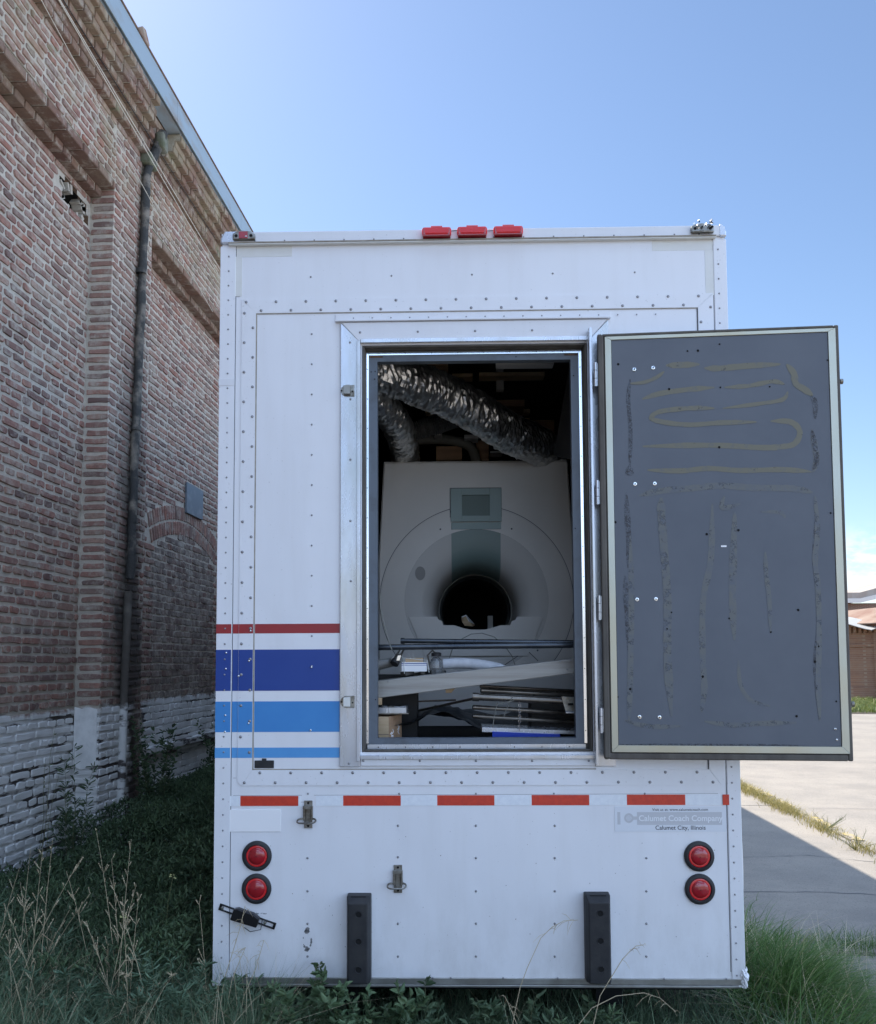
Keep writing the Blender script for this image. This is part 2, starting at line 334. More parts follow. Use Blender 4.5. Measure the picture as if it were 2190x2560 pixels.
def thing(name, label, cat, mw=None, group=None):
    o = bpy.data.objects.new(name, None); C.objects.link(o); o.empty_display_size = .1
    if mw is not None: o.matrix_world = mw
    o['label'] = label; o['category'] = cat
    if group: o['group'] = group
    return o
def tag(o, label, cat, group=None):
    o['label'] = label; o['category'] = cat
    if group: o['group'] = group
    return o
def single(name, mb, label, cat, group=None, tr=True, origin=None, smooth=True, bevel=0):
    """a thing that is one mesh; its vertices are given in the trailer frame (tr) or the world"""
    vs = np.array(mb.v); c = Vector(((vs[:, 0].min()+vs[:, 0].max())/2, (vs[:, 1].min()+vs[:, 1].max())/2, vs[:, 2].min()))
    mb.v = [(x-c.x, y-c.y, z-c.z) for x, y, z in mb.v]
    o = obj(name, mb, None, bevel, smooth, (TM if tr else Matrix()) @ Matrix.Translation(c))
    return tag(o, label, cat, group)

def split_mb(mb):
    """one builder per connected piece"""
    par = list(range(len(mb.v)))
    def fd(a):
        while par[a] != a: par[a] = par[par[a]]; a = par[a]
        return a
    for f in mb.f:
        for i in f[1:]: par[fd(i)] = fd(f[0])
    g = {}
    for k, f in enumerate(mb.f): g.setdefault(fd(f[0]), []).append(k)
    out_ = []
    for ks in g.values():
        m = MB(*mb.mats); idx = {}
        for k in ks:
            for i in mb.f[k]:
                if i not in idx: idx[i] = len(m.v); m.v.append(mb.v[i])
            m.f.append(tuple(idx[i] for i in mb.f[k])); m.m.append(mb.m[k])
        out_.append(m)
    return out_
def pieces(name, mb, parent, **k):
    return [obj(name, m, parent, **k) for m in split_mb(mb)]
# ================================================================== the ground
def sheet(name, x0, x1, y0, y1, z, m, n=1, kind='structure', jit=0):
    mb = MB(m); mb.add([(x0, y0, z), (x1, y0, z), (x1, y1, z), (x0, y1, z)], [(0, 1, 2, 3)]); o = obj(name, mb); o['kind'] = kind; return o
sheet('ground', -1500, 1500, -300, 2500, -.02, M['soil'])
sheet('road', 3.9, 60, -60, 400, -.004, M['concrete'])
sheet('yard', -40, 3.82, -60, 1.4, .03, M['concrete'])
# pavement slabs between the trailer and the kerb, with an open joint where grass grows
mb = MB(M['concrete'])
for x0, x1, y0, y1 in ((1.55, 3.80, 6.25, 12.3), (1.55, 3.80, 1.42, 6.17), (1.55, 3.80, 12.33, 20), (1.55, 3.80, 20.03, 60)):
    mb.box((x0, y0, -.10), (x1, y1, 0), None)
o = obj('pavement', mb, None, .008); o['kind'] = 'structure'
def crack(pts, name='pavement_crack'):
    mb = MB(M['gap'])
    vs = []; P = []
    for i in range(len(pts)-1):
        for k in range(9):
            t = k/9; x = pts[i][0]*(1-t)+pts[i+1][0]*t; y = pts[i][1]*(1-t)+pts[i+1][1]*t
            P.append((x+random.uniform(-.02, .02), y+random.uniform(-.02, .02)))
    for i, (x, y) in enumerate(P):
        w = random.uniform(.002, .007); vs += [(x, y-w, .003), (x, y+w, .003)]
    mb.add(vs, [(2*i, 2*i+1, 2*i+3, 2*i+2) for i in range(len(P)-1)])
    o = obj(name, mb); o['kind'] = 'structure'
crack([(2.15, 6.0), (2.4, 5.75), (3.0, 5.55), (3.8, 5.2)])
crack([(1.6, 9.3), (2.4, 9.1), (3.1, 9.2), (3.79, 8.9)]); crack([(1.6, 7.7), (2.6, 7.8), (3.79, 7.6)])
crack([(4.1, 12.1), (6, 12.0), (9, 12.3), (14, 12.1)]); crack([(4.1, 17.6), (7, 17.5), (12, 17.9)]); crack([(4.2, 23), (9, 22.6), (18, 23.5)])
# kerb with a worn yellow face
mb = MB(M['concrete'], M['yellow'])
y = -8.0
while y < 40:
    l = 1.0; mb.box((3.815, y+.006, -.10), (3.965, y+l-.006, .012+random.uniform(-.004, .004)), None)
    y += l
o = obj('kerb', mb, None, .006); o['kind'] = 'structure'
mb = MB(M['yellow']); y = 6.0
while y < 22:
    l = random.uniform(.35, .8); x = 3.83+random.uniform(-.01, .01); pts = []
    n = 10
    for k in range(n+1): pts.append((x+random.uniform(0, .025), y+l*k/n, .0185))
    for k in range(n, -1, -1): pts.append((x+.105+random.uniform(-.02, .02), y+l*k/n, .0185))
    mb.add(pts, [tuple(range(len(pts)))]); y += l+random.choice([.1, .3, .5, .8])
o = obj('kerb_marking', mb); o['kind'] = 'structure'
# ================================================================== the brick warehouse on the left
wh = thing('brick_warehouse', 'long old red brick warehouse with whitewashed foot, filling the left side', 'warehouse', Matrix.Translation((-3.3, 6.7, 0)))
WO = Matrix.Translation((3.3, -6.7, 0))
def wpart(name, mb, parent=None, **k):
    mb.v = [(x+3.3, y-6.7, z) for x, y, z in mb.v]; return obj(name, mb, parent or wh, **k)
CO = .0672; BL = .266
def brick(mb, o, u, w, n, l, h, pr=.008, m=None, jit=.0048, depth=.004):
    o, u, w, n = Vector(o), Vector(u), Vector(w), Vector(n)
    j = lambda a=jit: random.uniform(-a, a)
    c = min(l, h)*.18
    P = [(c+j(), j()), (l*.5+j(), j(jit*1.3)), (l-c+j(), j()), (l+j(), c+j()), (l+j(), h-c+j()), (l-c+j(), h+j()), (l*.5+j(), h+j(jit*1.3)), (c+j(), h+j()), (j(), h-c+j()), (j(), c+j())]
    cx, cz = l/2, h/2; vs = []
    for x, z in P: vs.append(o+u*x+w*z-n*depth)
    for x, z in P:
        q = .0045; x2 = x+(q if x < cx else -q); z2 = z+(q if z < cz else -q)
        vs.append(o+u*x2+w*z2+n*(pr+j(.0015)))
    k = len(P); fs = [(i, (i+1) % k, (i+1) % k+k, i+k) for i in range(k)]
    vs.append(o+u*cx+w*cz+n*(pr+.0008)); fs += [(i+k, (i+1) % k+k, 2*k) for i in range(k)]
    mb.add(vs, fs, m)
def wall_bricks(mb, X, y0, y1, z0, z1, skip=None, m=None, gap=.0195, pr=.008, seed=1):
    """English bond on the plane x = X facing +x"""
    random.seed(seed); r0 = int(round(z0/CO)); r1 = int(round(z1/CO))
    for r in range(r0, r1):
        z = r*CO; L_ = BL if r % 2 else BL/2; off = (BL/4 if r % 2 == 0 else 0)+random.uniform(-.012, .012)
        y = math.floor(y0/BL)*BL - BL + off; wob = random.uniform(0, 6)
        while y < y1:
            l = L_*random.uniform(.94, 1.05); a, b = max(y, y0+.004), min(y+l-gap, y1-.004)
            zz = z+.003*math.sin(y*1.3+wob)
            if b-a > .03 and not (skip and skip((a+b)/2, z+CO/2)):
                brick(mb, (X, a, zz+gap/2), (0, 1, 0), (0, 0, 1), (1, 0, 0), b-a, CO-gap+random.uniform(-.002, .002), pr+random.uniform(-.003, .005), m)
            y += l
def return_bricks(mb, Y, x0, x1, z0, z1, seed=3):
    """the narrow end of the pilaster, facing the camera (-y)"""
    random.seed(seed)
    for r in range(int(round(z0/CO)), int(round(z1/CO))):
        a = x0 + (.012 if r % 2 else .028); l = x1-a
        brick(mb, (a, Y, r*CO+.012), (1, 0, 0), (0, 0, 1), (0, -1, 0), l+.004, CO-.022, .006+random.uniform(-.003, .004), M['brick'], .004)
XR, XP = -3.3, -3.1
YA, YB = 6.71, 7.50
ZL = 86*CO           # 5.78: spring of the corbelled head of the recessed bays
ZT = 88*CO           # 5.91
ZF = 96*CO           # 6.45: foot of the cornice
YE = 13.0
mbm = MB(M['mortar'])
hc_ = (6.44, 5.60)
hole = lambda y, z, k=1.0: ((y-hc_[0])/.26)**2 + ((z-hc_[1]-(y-hc_[0])*-.1)/.115)**2 < k*(1+.35*noise.noise(Vector((y*9, z*9, 0))))
# mortar backing of bay 1 as a grid with the broken hole in it
g = .04; ys = np.arange(3.0, YA+.001, g); 
idx = {}; vs = []; fs = []
def gv(i, j):
    if (i, j) not in idx: idx[(i, j)] = len(vs); vs.append((XR, 6.0+i*g if i >= 0 else 3.0, 5.4+j*g))
    return idx[(i, j)]
for i in range(0, 18):
    for j in range(0, 10):
        if not hole(6.0+(i+.5)*g, 5.4+(j+.5)*g, .9): fs.append((gv(i, j), gv(i+1, j), gv(i+1, j+1), gv(i, j+1)))
mbm.add(vs, fs)
for a, b, c, d in ((3.0, 6.0, -.02, 7.0), (6.0, YA, -.02, 5.4), (6.0, YA, 5.8, 7.0)): mbm.add([(XR, a, c), (XR, b, c), (XR, b, d), (XR, a, d)], [(0, 1, 2, 3)])
mbm.add([(XR-.001, YB, -.02), (XR-.001, YE, -.02), (XR-.001, YE, 7.0), (XR-.001, YB, 7.0)], [(0, 1, 2, 3)])
mbm.box((XR, YA, -.02), (XP, YB, ZT))                                 # pilaster core
mbm.box((XR, YB, ZT+.004), (XP, YE, 6.9)); mbm.box((XR, 3.0, ZT+.004), (XP, YA, 6.9)); mbm.box((XR, YA, ZT), (XP, YB, 6.9))
wpart('mortar_backing', mbm)
mb = MB(M['gap'], M['mortar'])
mb.box((XR-.25, 6.1, 5.40), (XR-.13, 6.75, 5.82), M['black'])  # black box behind the hole, its inner shade put into the colour
mb.v = mb.v
random.seed(12)
for k in range(16):
    a = random.uniform(0, 6.28); y = hc_[0]+.20*math.cos(a); z = hc_[1]+.085*math.sin(a)
    mb.obox((XR-.05, y, z), (1, 0, 0), (0, math.cos(a), math.sin(a)), (0, -math.sin(a), math.cos(a)), .04, random.uniform(.02, .04), random.uniform(.008, .02), M['mortar'])
o = wpart('broken_hole', mb)
# flip the pocket open: delete the face toward the viewer is not needed, it sits behind the gap
mb = MB(M['brick'], M['bricke'], M['brickg'])
wall_bricks(mb, XR, 3.0, YA, 0, ZL, skip=lambda y, z: hole(y, z, 1.15), m=M['brick'], seed=5)
# bay 2 with the blocked window
yc, zc, ra, rb, rc = 9.08, .90, 2.395, 2.545, 2.695    # arch centre and ring radii
def inarch(y, z, r): return (y-yc)**2+(z-zc)**2 < r*r and z > zc-.0 
half = 1.02
def skip2(y, z):
    if abs(y-yc) < half-.06 and z > .2 and (y-yc)**2+(z-zc)**2 < (ra+.03)**2: return True
    return (ra-.02)**2 < (y-yc)**2+(z-zc)**2 < (rc+.012)**2 and abs(math.atan2(y-yc, z-zc)) < .415
wall_bricks(mb, XR, YB+.01, YE, 0, ZL, skip=skip2, m=M['brick'], seed=8)
wall_bricks(mb, XR, yc-half+.05, yc+half-.05, .3, 3.35, skip=lambda y, z: (z > 2.8 and (y-yc)**2+(z-zc)**2 > (ra-.02)**2), m=M['brickg'], gap=.007, pr=.004, seed=9)
wall_bricks(mb, XP, YA+.006, YB-.006, 0, ZF, m=M['brick'], seed=11)
wall_bricks(mb, XP, 3.0, YA, ZT+.004, ZF, m=M['brick'], seed=12)
wall_bricks(mb, XP, YB, YE, ZT+.004, ZF, m=M['brick'], seed=13)
return_bricks(mb, YA-.001, XR, XP, 0, ZT, 4)
wpart('wall', mb)
M['lime'] = mat('solid_whitewash', (.74, .74, .72), .9, 0, (.56, .56, .54), 7, .45, .7, bmp=.4, bscale=30, bdist=.008)
mb = MB(M['lime']); random.seed(77)
mb.prism([(XR+.004, 1.16), (XR+.07, 1.13), (XP-.05, 1.15), (XP-.012, 1.17), (XP-.010, 1.35), (XP-.014, 1.50), (XP-.012, 1.595), (XP-.07, 1.61), (XR+.06, 1.60), (XR+.004, 1.615)], YA-.013, YA-.004)
wpart('plaster_patch', mb, bevel=.003)
# arch rings: two rows of bricks on end
mb = MB(M['brick'], M['mortar'])
for r_in, r_out in ((ra, rb-.012), (rb+.004, rc)):
    a0 = .405; n = int(r_in*2*a0/.058)
    for i in range(n):
        a = -a0+2*a0*(i+.5)/n; rad = Vector((0, math.sin(a), math.cos(a))); tan = Vector((0, math.cos(a), -math.sin(a)))
        wd = r_in*2*a0/n-.014
        o_ = Vector((XR, yc, zc))+rad*r_in-tan*wd/2
        brick(mb, o_, tan, rad, (1, 0, 0), wd, r_out-r_in, .010+random.uniform(-.002, .004), M['brick'], .003)
wpart('window_arch', mb)
mb = MB(M['mortar']); mb.box((XR, yc-half-.05, 1.10), (XR+.07, yc+half+1.5, 1.17)); mb.box((XR, yc-half-.05, 1.05), (XR+.04, yc+half+1.5, 1.10)); wpart('window_sill', mb, bevel=.012)
# corbelled heads of the bays and the cornice, one brick at a time
def course(mb, X0, X1, y0, y1, z, h, l, seed, m=None, jx=.006):
    random.seed(seed); y = y0
    mb.box((X0, y0, z+.004), (X1-.012, y1, z+h-.002), M['mortar'])
    while y < y1-.02:
        ll = l*random.uniform(.93, 1.06); e = min(y+ll-.014, y1)
        dx = random.uniform(-jx, jx); dz = random.uniform(-.002, .002); q = .006
        a, b, zc0, zc1 = y, e, z-.004+dz, z+h-.008+dz; x1 = X1+dx
        P = [(X0, a, zc0), (X0, b, zc0), (X0, b, zc1), (X0, a, zc1), (x1-q, a+random.uniform(0, q), zc0), (x1-q, b-random.uniform(0, q), zc0), (x1, b-q, zc0+q), (x1, b-q, zc1-q), (x1-q, b-q, zc1), (x1-q, a+q, zc1), (x1, a+q, zc1-q), (x1, a+q, zc0+q)]
        mb.add(P, [(0, 4, 5, 1), (4, 11, 6, 5), (11, 10, 7, 6), (10, 9, 8, 7), (3, 2, 8, 9), (1, 5, 6, 7, 8, 2), (0, 3, 9, 10, 11, 4)], m or M['bricke']); y += ll
mb = MB(M['bricke'], M['mortar'])
for y0, y1, sd_ in ((3.0, YA, 30), (YB+.0, YE, 40)):
    course(mb, XR, -3.205, y0, y1, ZL, CO, BL/2, sd_); course(mb, XR, XP+.003, y0, y1, ZL+CO, CO, BL, sd_+1)
wpart('bay_corbel', mb)
ZC = ZF
steps = [(0, CO, -3.035, BL/2), (CO, CO, -3.03, BL), (2*CO, CO, -2.975, BL/2), (3*CO, CO, -2.92, BL/2), (4*CO, CO, -2.915, BL), (5*CO, CO, -2.872, BL/2)]
for nm, y0, y1, sd_, off in (('cornice', 3.0, 7.18, 50, 0), ('cornice', 7.42, YE, 70, 0)):
    mb = MB(M['bricke'], M['mortar'])
    for i, (dz, h, X, l) in enumerate(steps): course(mb, XP-.01, X, y0 + (.03*i if y0 > 7 else 0), y1-(.05*i if y0 < 7 else 0)+(.12 if y0 < 7 else 0), ZC+dz, h, l, sd_+i)
    wpart(nm, mb)
mb = MB(M['brick'], M['mortar'])
for i, (dz, h, X, l) in enumerate(steps): course(mb, XP-.01, -3.06+.012*i, 6.95, 7.6, ZC+dz, h, BL/2, 90+i, M['brick'])
wpart('broken_cornice_joint', mb)
# plain continuation of the wall far down the building
m, nt_, b = base_mat('distant_brickwork')
bt = N(nt_, 'ShaderNodeTexBrick'); bt.inputs['Scale'].default_value = 1; bt.inputs['Brick Width'].default_value = BL; bt.inputs['Row Height'].default_value = CO; bt.inputs['Mortar Size'].default_value = .009
bt.inputs['Color1'].default_value = (.24, .10, .07, 1); bt.inputs['Color2'].default_value = (.17, .09, .075, 1); bt.inputs['Mortar'].default_value = (.40, .35, .28, 1)
cxyz = N(nt_, 'ShaderNodeCombineXYZ'); gg = N(nt_, 'ShaderNodeNewGeometry'); ss = N(nt_, 'ShaderNodeSeparateXYZ'); nt_.links.new(gg.outputs['Position'], ss.inputs[0])
nt_.links.new(math_(nt_, 'ADD', ss.outputs['Y'], ss.outputs['X']), cxyz.inputs[0]); nt_.links.new(ss.outputs['Z'], cxyz.inputs[1]); nt_.links.new(cxyz.outputs[0], bt.inputs['Vector'])
c_ = mix(nt_, noisef(nt_, 2.0, 5, .65, (1, 1, 1), .35, .7, 0, .5), bt.outputs[0], (.33, .24, .17)); nt_.links.new(c_, b.inputs['Base Color']); b.inputs['Roughness'].default_value = .95
M['bricktex'] = m
mb = MB(M['bricktex']); mb.box((XR-.4, YE, -.02), (XP, 46, 6.9)); mb.box((XR-.4, 46, -.02), (-14, 45.6, 6.9)); mb.box((XR-.4, -6, -.02), (XP, 3.0, 6.9)); mb.box((XP, YE, ZF), (-2.9, 46, 6.88)); wpart('plain_wall', mb)
# gutter: a sheet-metal box gutter with a rusty top lip, and the roof behind it
M['gut'] = mat('weathered_zinc_gutter', (.34, .42, .47), .5, .15, (.30, .25, .20), 3.5, .52, .8, sc=(1, .6, 2))
mb = MB(M['gut'], M['rust']); zg = 6.86
mb.box((-3.0, 3.0, zg), (-2.862, 46, zg+.02)); mb.box((-2.872, 3.0, zg), (-2.850, 46, zg+.205)); mb.box((-2.885, 3.0, zg+.205), (-2.842, 46, zg+.222), M['rust'])
for y in np.arange(3.4, 46, 2.0): mb.box((-2.851, y, zg), (-2.848, y+.03, zg+.205))
wpart('gutter', mb)
mb = MB(M['rust']); mb.add([(-2.95, 3, zg+.20), (-2.95, 46, zg+.20), (-14, 46, zg+4.2), (-14, 3, zg+4.2)], [(0, 1, 2, 3)]); mb.add([(-2.95, 3, zg+.17), (-2.95, 46, zg+.17), (-14, 46, zg+4.17), (-14, 3, zg+4.17)], [(3, 2, 1, 0)]); wpart('roof', mb)
# downpipe
mb = MB(mat('rusty_cast_iron_pipe', (.045, .045, .042), .8, .1, (.24, .21, .17), 7, .46, .66, bmp=.9, bscale=35, bdist=.01))
P0 = [(-2.95, 7.33, 6.72), (-2.98, 7.31, 6.58), (-3.04, 7.27, 6.40), (-3.055, 7.24, 6.25), (-3.05, 7.20, 5.6), (-3.05, 7.17, 4.6), (-3.05, 7.13, 3.6), (-3.05, 7.10, 2.55)]
Q0 = []; random.seed(19)
for i in range(len(P0)-1):
    for k in range(10 if i > 2 else 3): Q0.append(Vector(P0[i]).lerp(Vector(P0[i+1]), k/(10 if i > 2 else 3))+Vector((random.uniform(-.003, .003), random.uniform(-.003, .003), 0)))
mb.tube(Q0, [.036+random.uniform(-.0025, .0035)+(.008 if q.z > 6.4 else 0) for q in Q0], 12)
for z in (5.35, 3.95, 3.15): mb.lathe((-3.05, 7.16-(5-z)*.02, z), [(.038, -.02), (.044, -.02), (.044, .02), (.038, .02)], 12, ax='z')
dp = wpart('downpipe', mb, smooth=True)
mb = MB(M['mortar']); mb.tube([(-3.06, 7.10, 2.55), (-3.07, 7.09, 1.7), (-3.075, 7.08, .2)], .034, 10); wpart('pipe_chase', mb, smooth=True)
mb = MB(mat('mossy_gutter_outlet', (.10, .11, .06), .85, 0, (.22, .22, .18), 9)); mb.box((-3.10, 7.19, 6.36), (-3.0, 7.36, 6.47)); mb.box((-3.0, 7.27, 6.55), (-2.92, 7.40, 6.70)); wpart('pipe_outlet', mb, bevel=.02)
# grey metal plate fixed beside the arch
mb = MB(mat('grey_sheet_plate', (.16, .19, .22), .55, .3, (.25, .28, .30), 9, .5, .75)); y0, z0 = wp(461, 1205, 0, XR).yz; y1, z1 = wp(500, 1290, 0, XR).yz
mb.box((XR+.01, y0, z0-.33), (XR+.035, y1, z0+.0)); single('metal_plate', mb, 'blank grey metal plate fixed to the brick wall above the blocked arch', 'plate', tr=False, bevel=.004)
# brick lying on the roof edge and thin cables along the cornice
mb = MB(M['brick']); lb_ = wp(358, 86, 0, -2.88); mb.obox((-2.88, lb_.y, zg+.285), (1, 0, .2), (0, 1, .25), (-.2, -.25, 1), .03, .035, .065); single('loose_brick', mb, 'single dark red brick standing on top of the gutter', 'brick', tr=False, bevel=.01)
M['wire'] = mat('pale_cable', (.70, .66, .56), .6); M['wired'] = mat('black_cable', (.02, .02, .02), .6)
def cable(label, p0, p1, X0, X1, r, m, sag=.04):
    a = wp(*p0, 0, X0); b = wp(*p1, 0, X1); d = (b-a); a = a-d*.25; b = b+d*1.2; pts = []
    for i in range(25):
        t = i/24; p = a.lerp(b, t); p.z -= sag*4*t*(1-t)*.3; pts.append(p)
    mb = MB(m); mb.tube(pts, r, 5); single('wall_cable', mb, label, 'cable', tr=False)
cable('lowest thin pale cable running along the wall under the cornice', (104, 0), (348, 445), -2.99, -2.99, .0030, M['wire'])
cable('left one of the two close pale cables crossing the downpipe head', (148, 0), (545, 682), -2.86, -2.86, .0033, M['wire'])
cable('right one of the two close pale cables crossing the downpipe head', (151, 0), (551, 672), -2.86, -2.86, .0033, M['wire'])
cable('black cable tucked in the shadow of the cornice', (159, 0), (372, 335), -2.98, -2.98, .004, M['wired'])
# ================================================================== far brick sheds on the right
xe = wp(2181, 1650, 1, 44.0).x
fs_ = thing('brick_shed', 'low sunlit brick shed with red tin roof behind the grass', 'shed', Matrix.Translation((xe, 44, 0)) @ Matrix.Rotation(R(-50), 4, 'Z'))
def fpart(n, mb, p=None, **k): mb.v = [(x-xe, y-44, z) for x, y, z in mb.v]; return obj(n, mb, p or fs_, **k)
M['bricksun'] = m2_ = M['bricktex'].copy(); m2_.name = 'sunlit_brickwork'  # brickwork copy with warm sunlight put into its colours
for n_ in m2_.node_tree.nodes:
    if n_.type == 'TEX_BRICK': n_.inputs['Color1'].default_value = (.33, .17, .10, 1); n_.inputs['Color2'].default_value = (.26, .13, .085, 1); n_.inputs['Mortar'].default_value = (.36, .25, .17, 1); n_.inputs['Row Height'].default_value = .09; n_.inputs['Brick Width'].default_value = .3
YS = 44.0; sx0, sx1 = xe-14, xe+9.0
zE = wp(2170, 1560, 1, YS).z
mb = MB(M['bricksun']); mb.box((sx0, YS, -.02), (sx1, YS+9, zE)); fpart('wall', mb)
mb = MB(M['bricksun'])
for x in np.arange(sx0+.2, sx1, .26): mb.box((x, YS-.14, zE-.42), (x+.13, YS-.002, zE-.12))
mb.box((sx0, YS-.20, zE-.12), (sx1, YS-.002, zE)); mb.box((sx0, YS-.08, zE-1.1), (sx1, YS-.002, zE-.98)); mb.box((sx0, YS-.06, -.02), (sx1, YS-.002, .6))
xe = wp(2181, 1650, 1, YS).x
for x in (xe+.15, xe-6.5, xe+6): mb.box((x, YS-.10, -.02), (x+.6, YS-.003, zE-.42))
fpart('brick_moulding', mb)
mb = MB(mat('rusty_red_tin', (.24, .13, .085), .7, 0, (.36, .26, .19), 1.2, sc=(1, .3, 1)))
mb.add([(sx0-.3, YS-.5, zE-.02), (sx1, YS-.5, zE-.02), (sx1, YS+4.5, zE+1.25), (xe+3.0, YS+4.5, zE+1.25), (sx0-.3, YS-.5, zE+.03), (sx1, YS-.5, zE+.03), (sx1, YS+4.5, zE+1.3), (xe+3.0, YS+4.5, zE+1.3)], [(0, 1, 2, 3), (7, 6, 5, 4), (0, 4, 5, 1)])
fpart('roof', mb)
mb = MB(mat('bent_pale_tin', (.55, .53, .48), .5, .3)); ax = wp(2145, 1555, 1, YS-1).x
pts = [(ax-2+i*.35, YS-.9, zE-.1+.28*math.sin(i*.42)) for i in range(11)]
mb.add([p for q in pts for p in (q, (q[0], YS+.3, q[2]+.25), (q[0], YS+.3, q[2]+.27), (q[0], q[1], q[2]+.03))], [(4*i+k, 4*i+4+k, 4*i+4+(k+1) % 4, 4*i+(k+1) % 4) for i in range(10) for k in range(4)]); fpart('awning', mb)
bs = thing('brick_hall', 'taller brick hall with pale rusty tin roof rising behind the low shed', 'hall', Matrix.Translation((16, 54, 0)))
def bpart(n, mb): mb.v = [(x-16, y-54, z) for x, y, z in mb.v]; return obj(n, mb, bs)
YH = 54.0; zA = wp(2140, 1506, 1, YH).z; zR = wp(2190, 1474, 1, YH+4).z
mb = MB(M['bricktex']); mb.box((9, YH, -.02), (45, YH+12, zA-.05)); bpart('wall', mb)
xa = wp(2140, 1500, 1, YH).x; xb = wp(2190, 1480, 1, YH).x; za = zA; zb = wp(2190, 1490, 1, YH).z
mb = MB(mat('weathered_pale_tin', (.34, .27, .22), .7, .0, (.40, .36, .31), .9, sc=(1.5, .3, 1))); sl = (zb-za)/(xb-xa)*.75; pk = xb+6
mb.prism([(9, za), (xa, za), (pk, za+sl*(pk-xa)), (pk+14, za), (pk+14, za+.45), (pk, za+sl*(pk-xa)+.75), (xa, za+.55), (9, za+.55)], YH-.6, YH+12.5); bpart('roof', mb)
mb = MB(M['woodl']); mb.prism([(9, za-.06), (xa, za-.06), (pk, za+sl*(pk-xa)-.06), (pk, za+sl*(pk-xa)+.2), (xa, za+.2), (9, za+.2)], YH-.66, YH-.61, M['mri']); bpart('bargeboard', mb)
# ================================================================== the trailer (everything below is in the trailer frame: x right, y forward, z up)
tr = thing('box_trailer', 'white riveted box trailer with its rear door open on a scanner inside', 'trailer', TM.copy())
W, H, LEN = 2.5, 3.660, 12.0
def T(name, mb, parent=None, **k): return obj(name, mb, parent or tr, **k)
ox0, ox1 = txx(905, 1400), txx(1476, 1400); oz1, oz0 = tz(861), tz(1880)        # the hole in the rear wall
ix0, ix1 = txx(944, 1400, .06), txx(1433, 1400, .06); iz1, iz0 = tz(903, 1145, .06), tz(1845, 1145, .06)   # clear opening inside the grey jamb
# --- body shell
mb = MB(M['white'])
mb.box((.004, 0, .0), (ox0, .05, H-.045)); mb.box((ox1, 0, .0), (W-.004, .05, H-.045)); mb.box((ox0, 0, oz1), (ox1, .05, H-.045)); mb.box((ox0, 0, 0), (ox1, .05, oz0))
T('rear_panel', mb)
mb = MB(M['white'], M['inner'])
mb.box((0, .051, .0), (.035, LEN, H-.04)); mb.box((W-.035, .051, .0), (W, LEN, H-.04)); mb.box((.036, LEN-.04, 0), (W-.036, LEN, H-.04)); pieces('side_wall', mb, tr)
mb = MB(M['white']); mb.box((.0, .0, H-.035), (W, LEN, H+.0)); T('roof', mb)
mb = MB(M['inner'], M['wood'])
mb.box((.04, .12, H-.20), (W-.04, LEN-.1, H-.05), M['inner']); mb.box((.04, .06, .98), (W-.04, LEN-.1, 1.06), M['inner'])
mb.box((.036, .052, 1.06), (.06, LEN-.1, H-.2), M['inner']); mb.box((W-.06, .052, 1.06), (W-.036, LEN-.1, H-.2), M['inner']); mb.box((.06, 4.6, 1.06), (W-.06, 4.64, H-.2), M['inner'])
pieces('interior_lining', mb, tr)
# ceiling boards seen over the scanner
mb = MB(M['wood'], M['woodl'])
def slab(u0, u1, v, y, th, m, dep=.12): a = tp(u0, v, y); b = tp(u1, v, y); mb.box((a.x, y, a.z), (b.x, y+dep, a.z+th), m)
slab(1130, 1182, 942, 1.5, .022, M['woodl']); slab(1198, 1362, 940, 1.5, .024, M['woodl']); slab(1240, 1312, 1016, 2.3, .05, M['wood'], .3); slab(1260, 1325, 1032, 2.5, .03, M['woodl'], .1); slab(1282, 1325, 1048, 2.6, .012, M['woodl'], .1)
slab(1063, 1112, 1030, 2.0, .012, M['woodl']); slab(1335, 1395, 1060, 3.2, .16, M['wood'], .05); slab(1330, 1386, 1084, 3.0, .16, M['wood'], .05)
slab(1215, 1275, 1066, 3.0, .05, M['wood'], .05); slab(1060, 1120, 915, 1.4, .05, M['wood'], .3)
pieces('ceiling_timber', mb, tr)
mb = MB(M['mri2']); a = tp(1241, 975, 1.6); b = tp(1259, 920, 1.6); mb.box((a.x, 1.6, a.z), (b.x, 1.66, b.z)); a = tp(1241, 912, .5); b = tp(1385, 905, .5); mb.box((a.x, .5, a.z), (b.x, .58, b.z+.05)); pieces('ceiling_bracket', mb, tr, bevel=.003)
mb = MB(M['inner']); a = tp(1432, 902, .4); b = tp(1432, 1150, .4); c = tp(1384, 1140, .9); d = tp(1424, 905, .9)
mb.add([(a.x, .4, a.z), (b.x, .4, b.z), (c.x, .9, c.z), (d.x, .9, d.z), (a.x+.03, .4, a.z), (b.x+.03, .4, b.z), (c.x+.03, .9, c.z), (d.x+.03, .9, d.z)], [(0, 1, 2, 3), (7, 6, 5, 4), (0, 4, 5, 1), (1, 5, 6, 2), (2, 6, 7, 3)]); T('slanted_side_panel', mb)
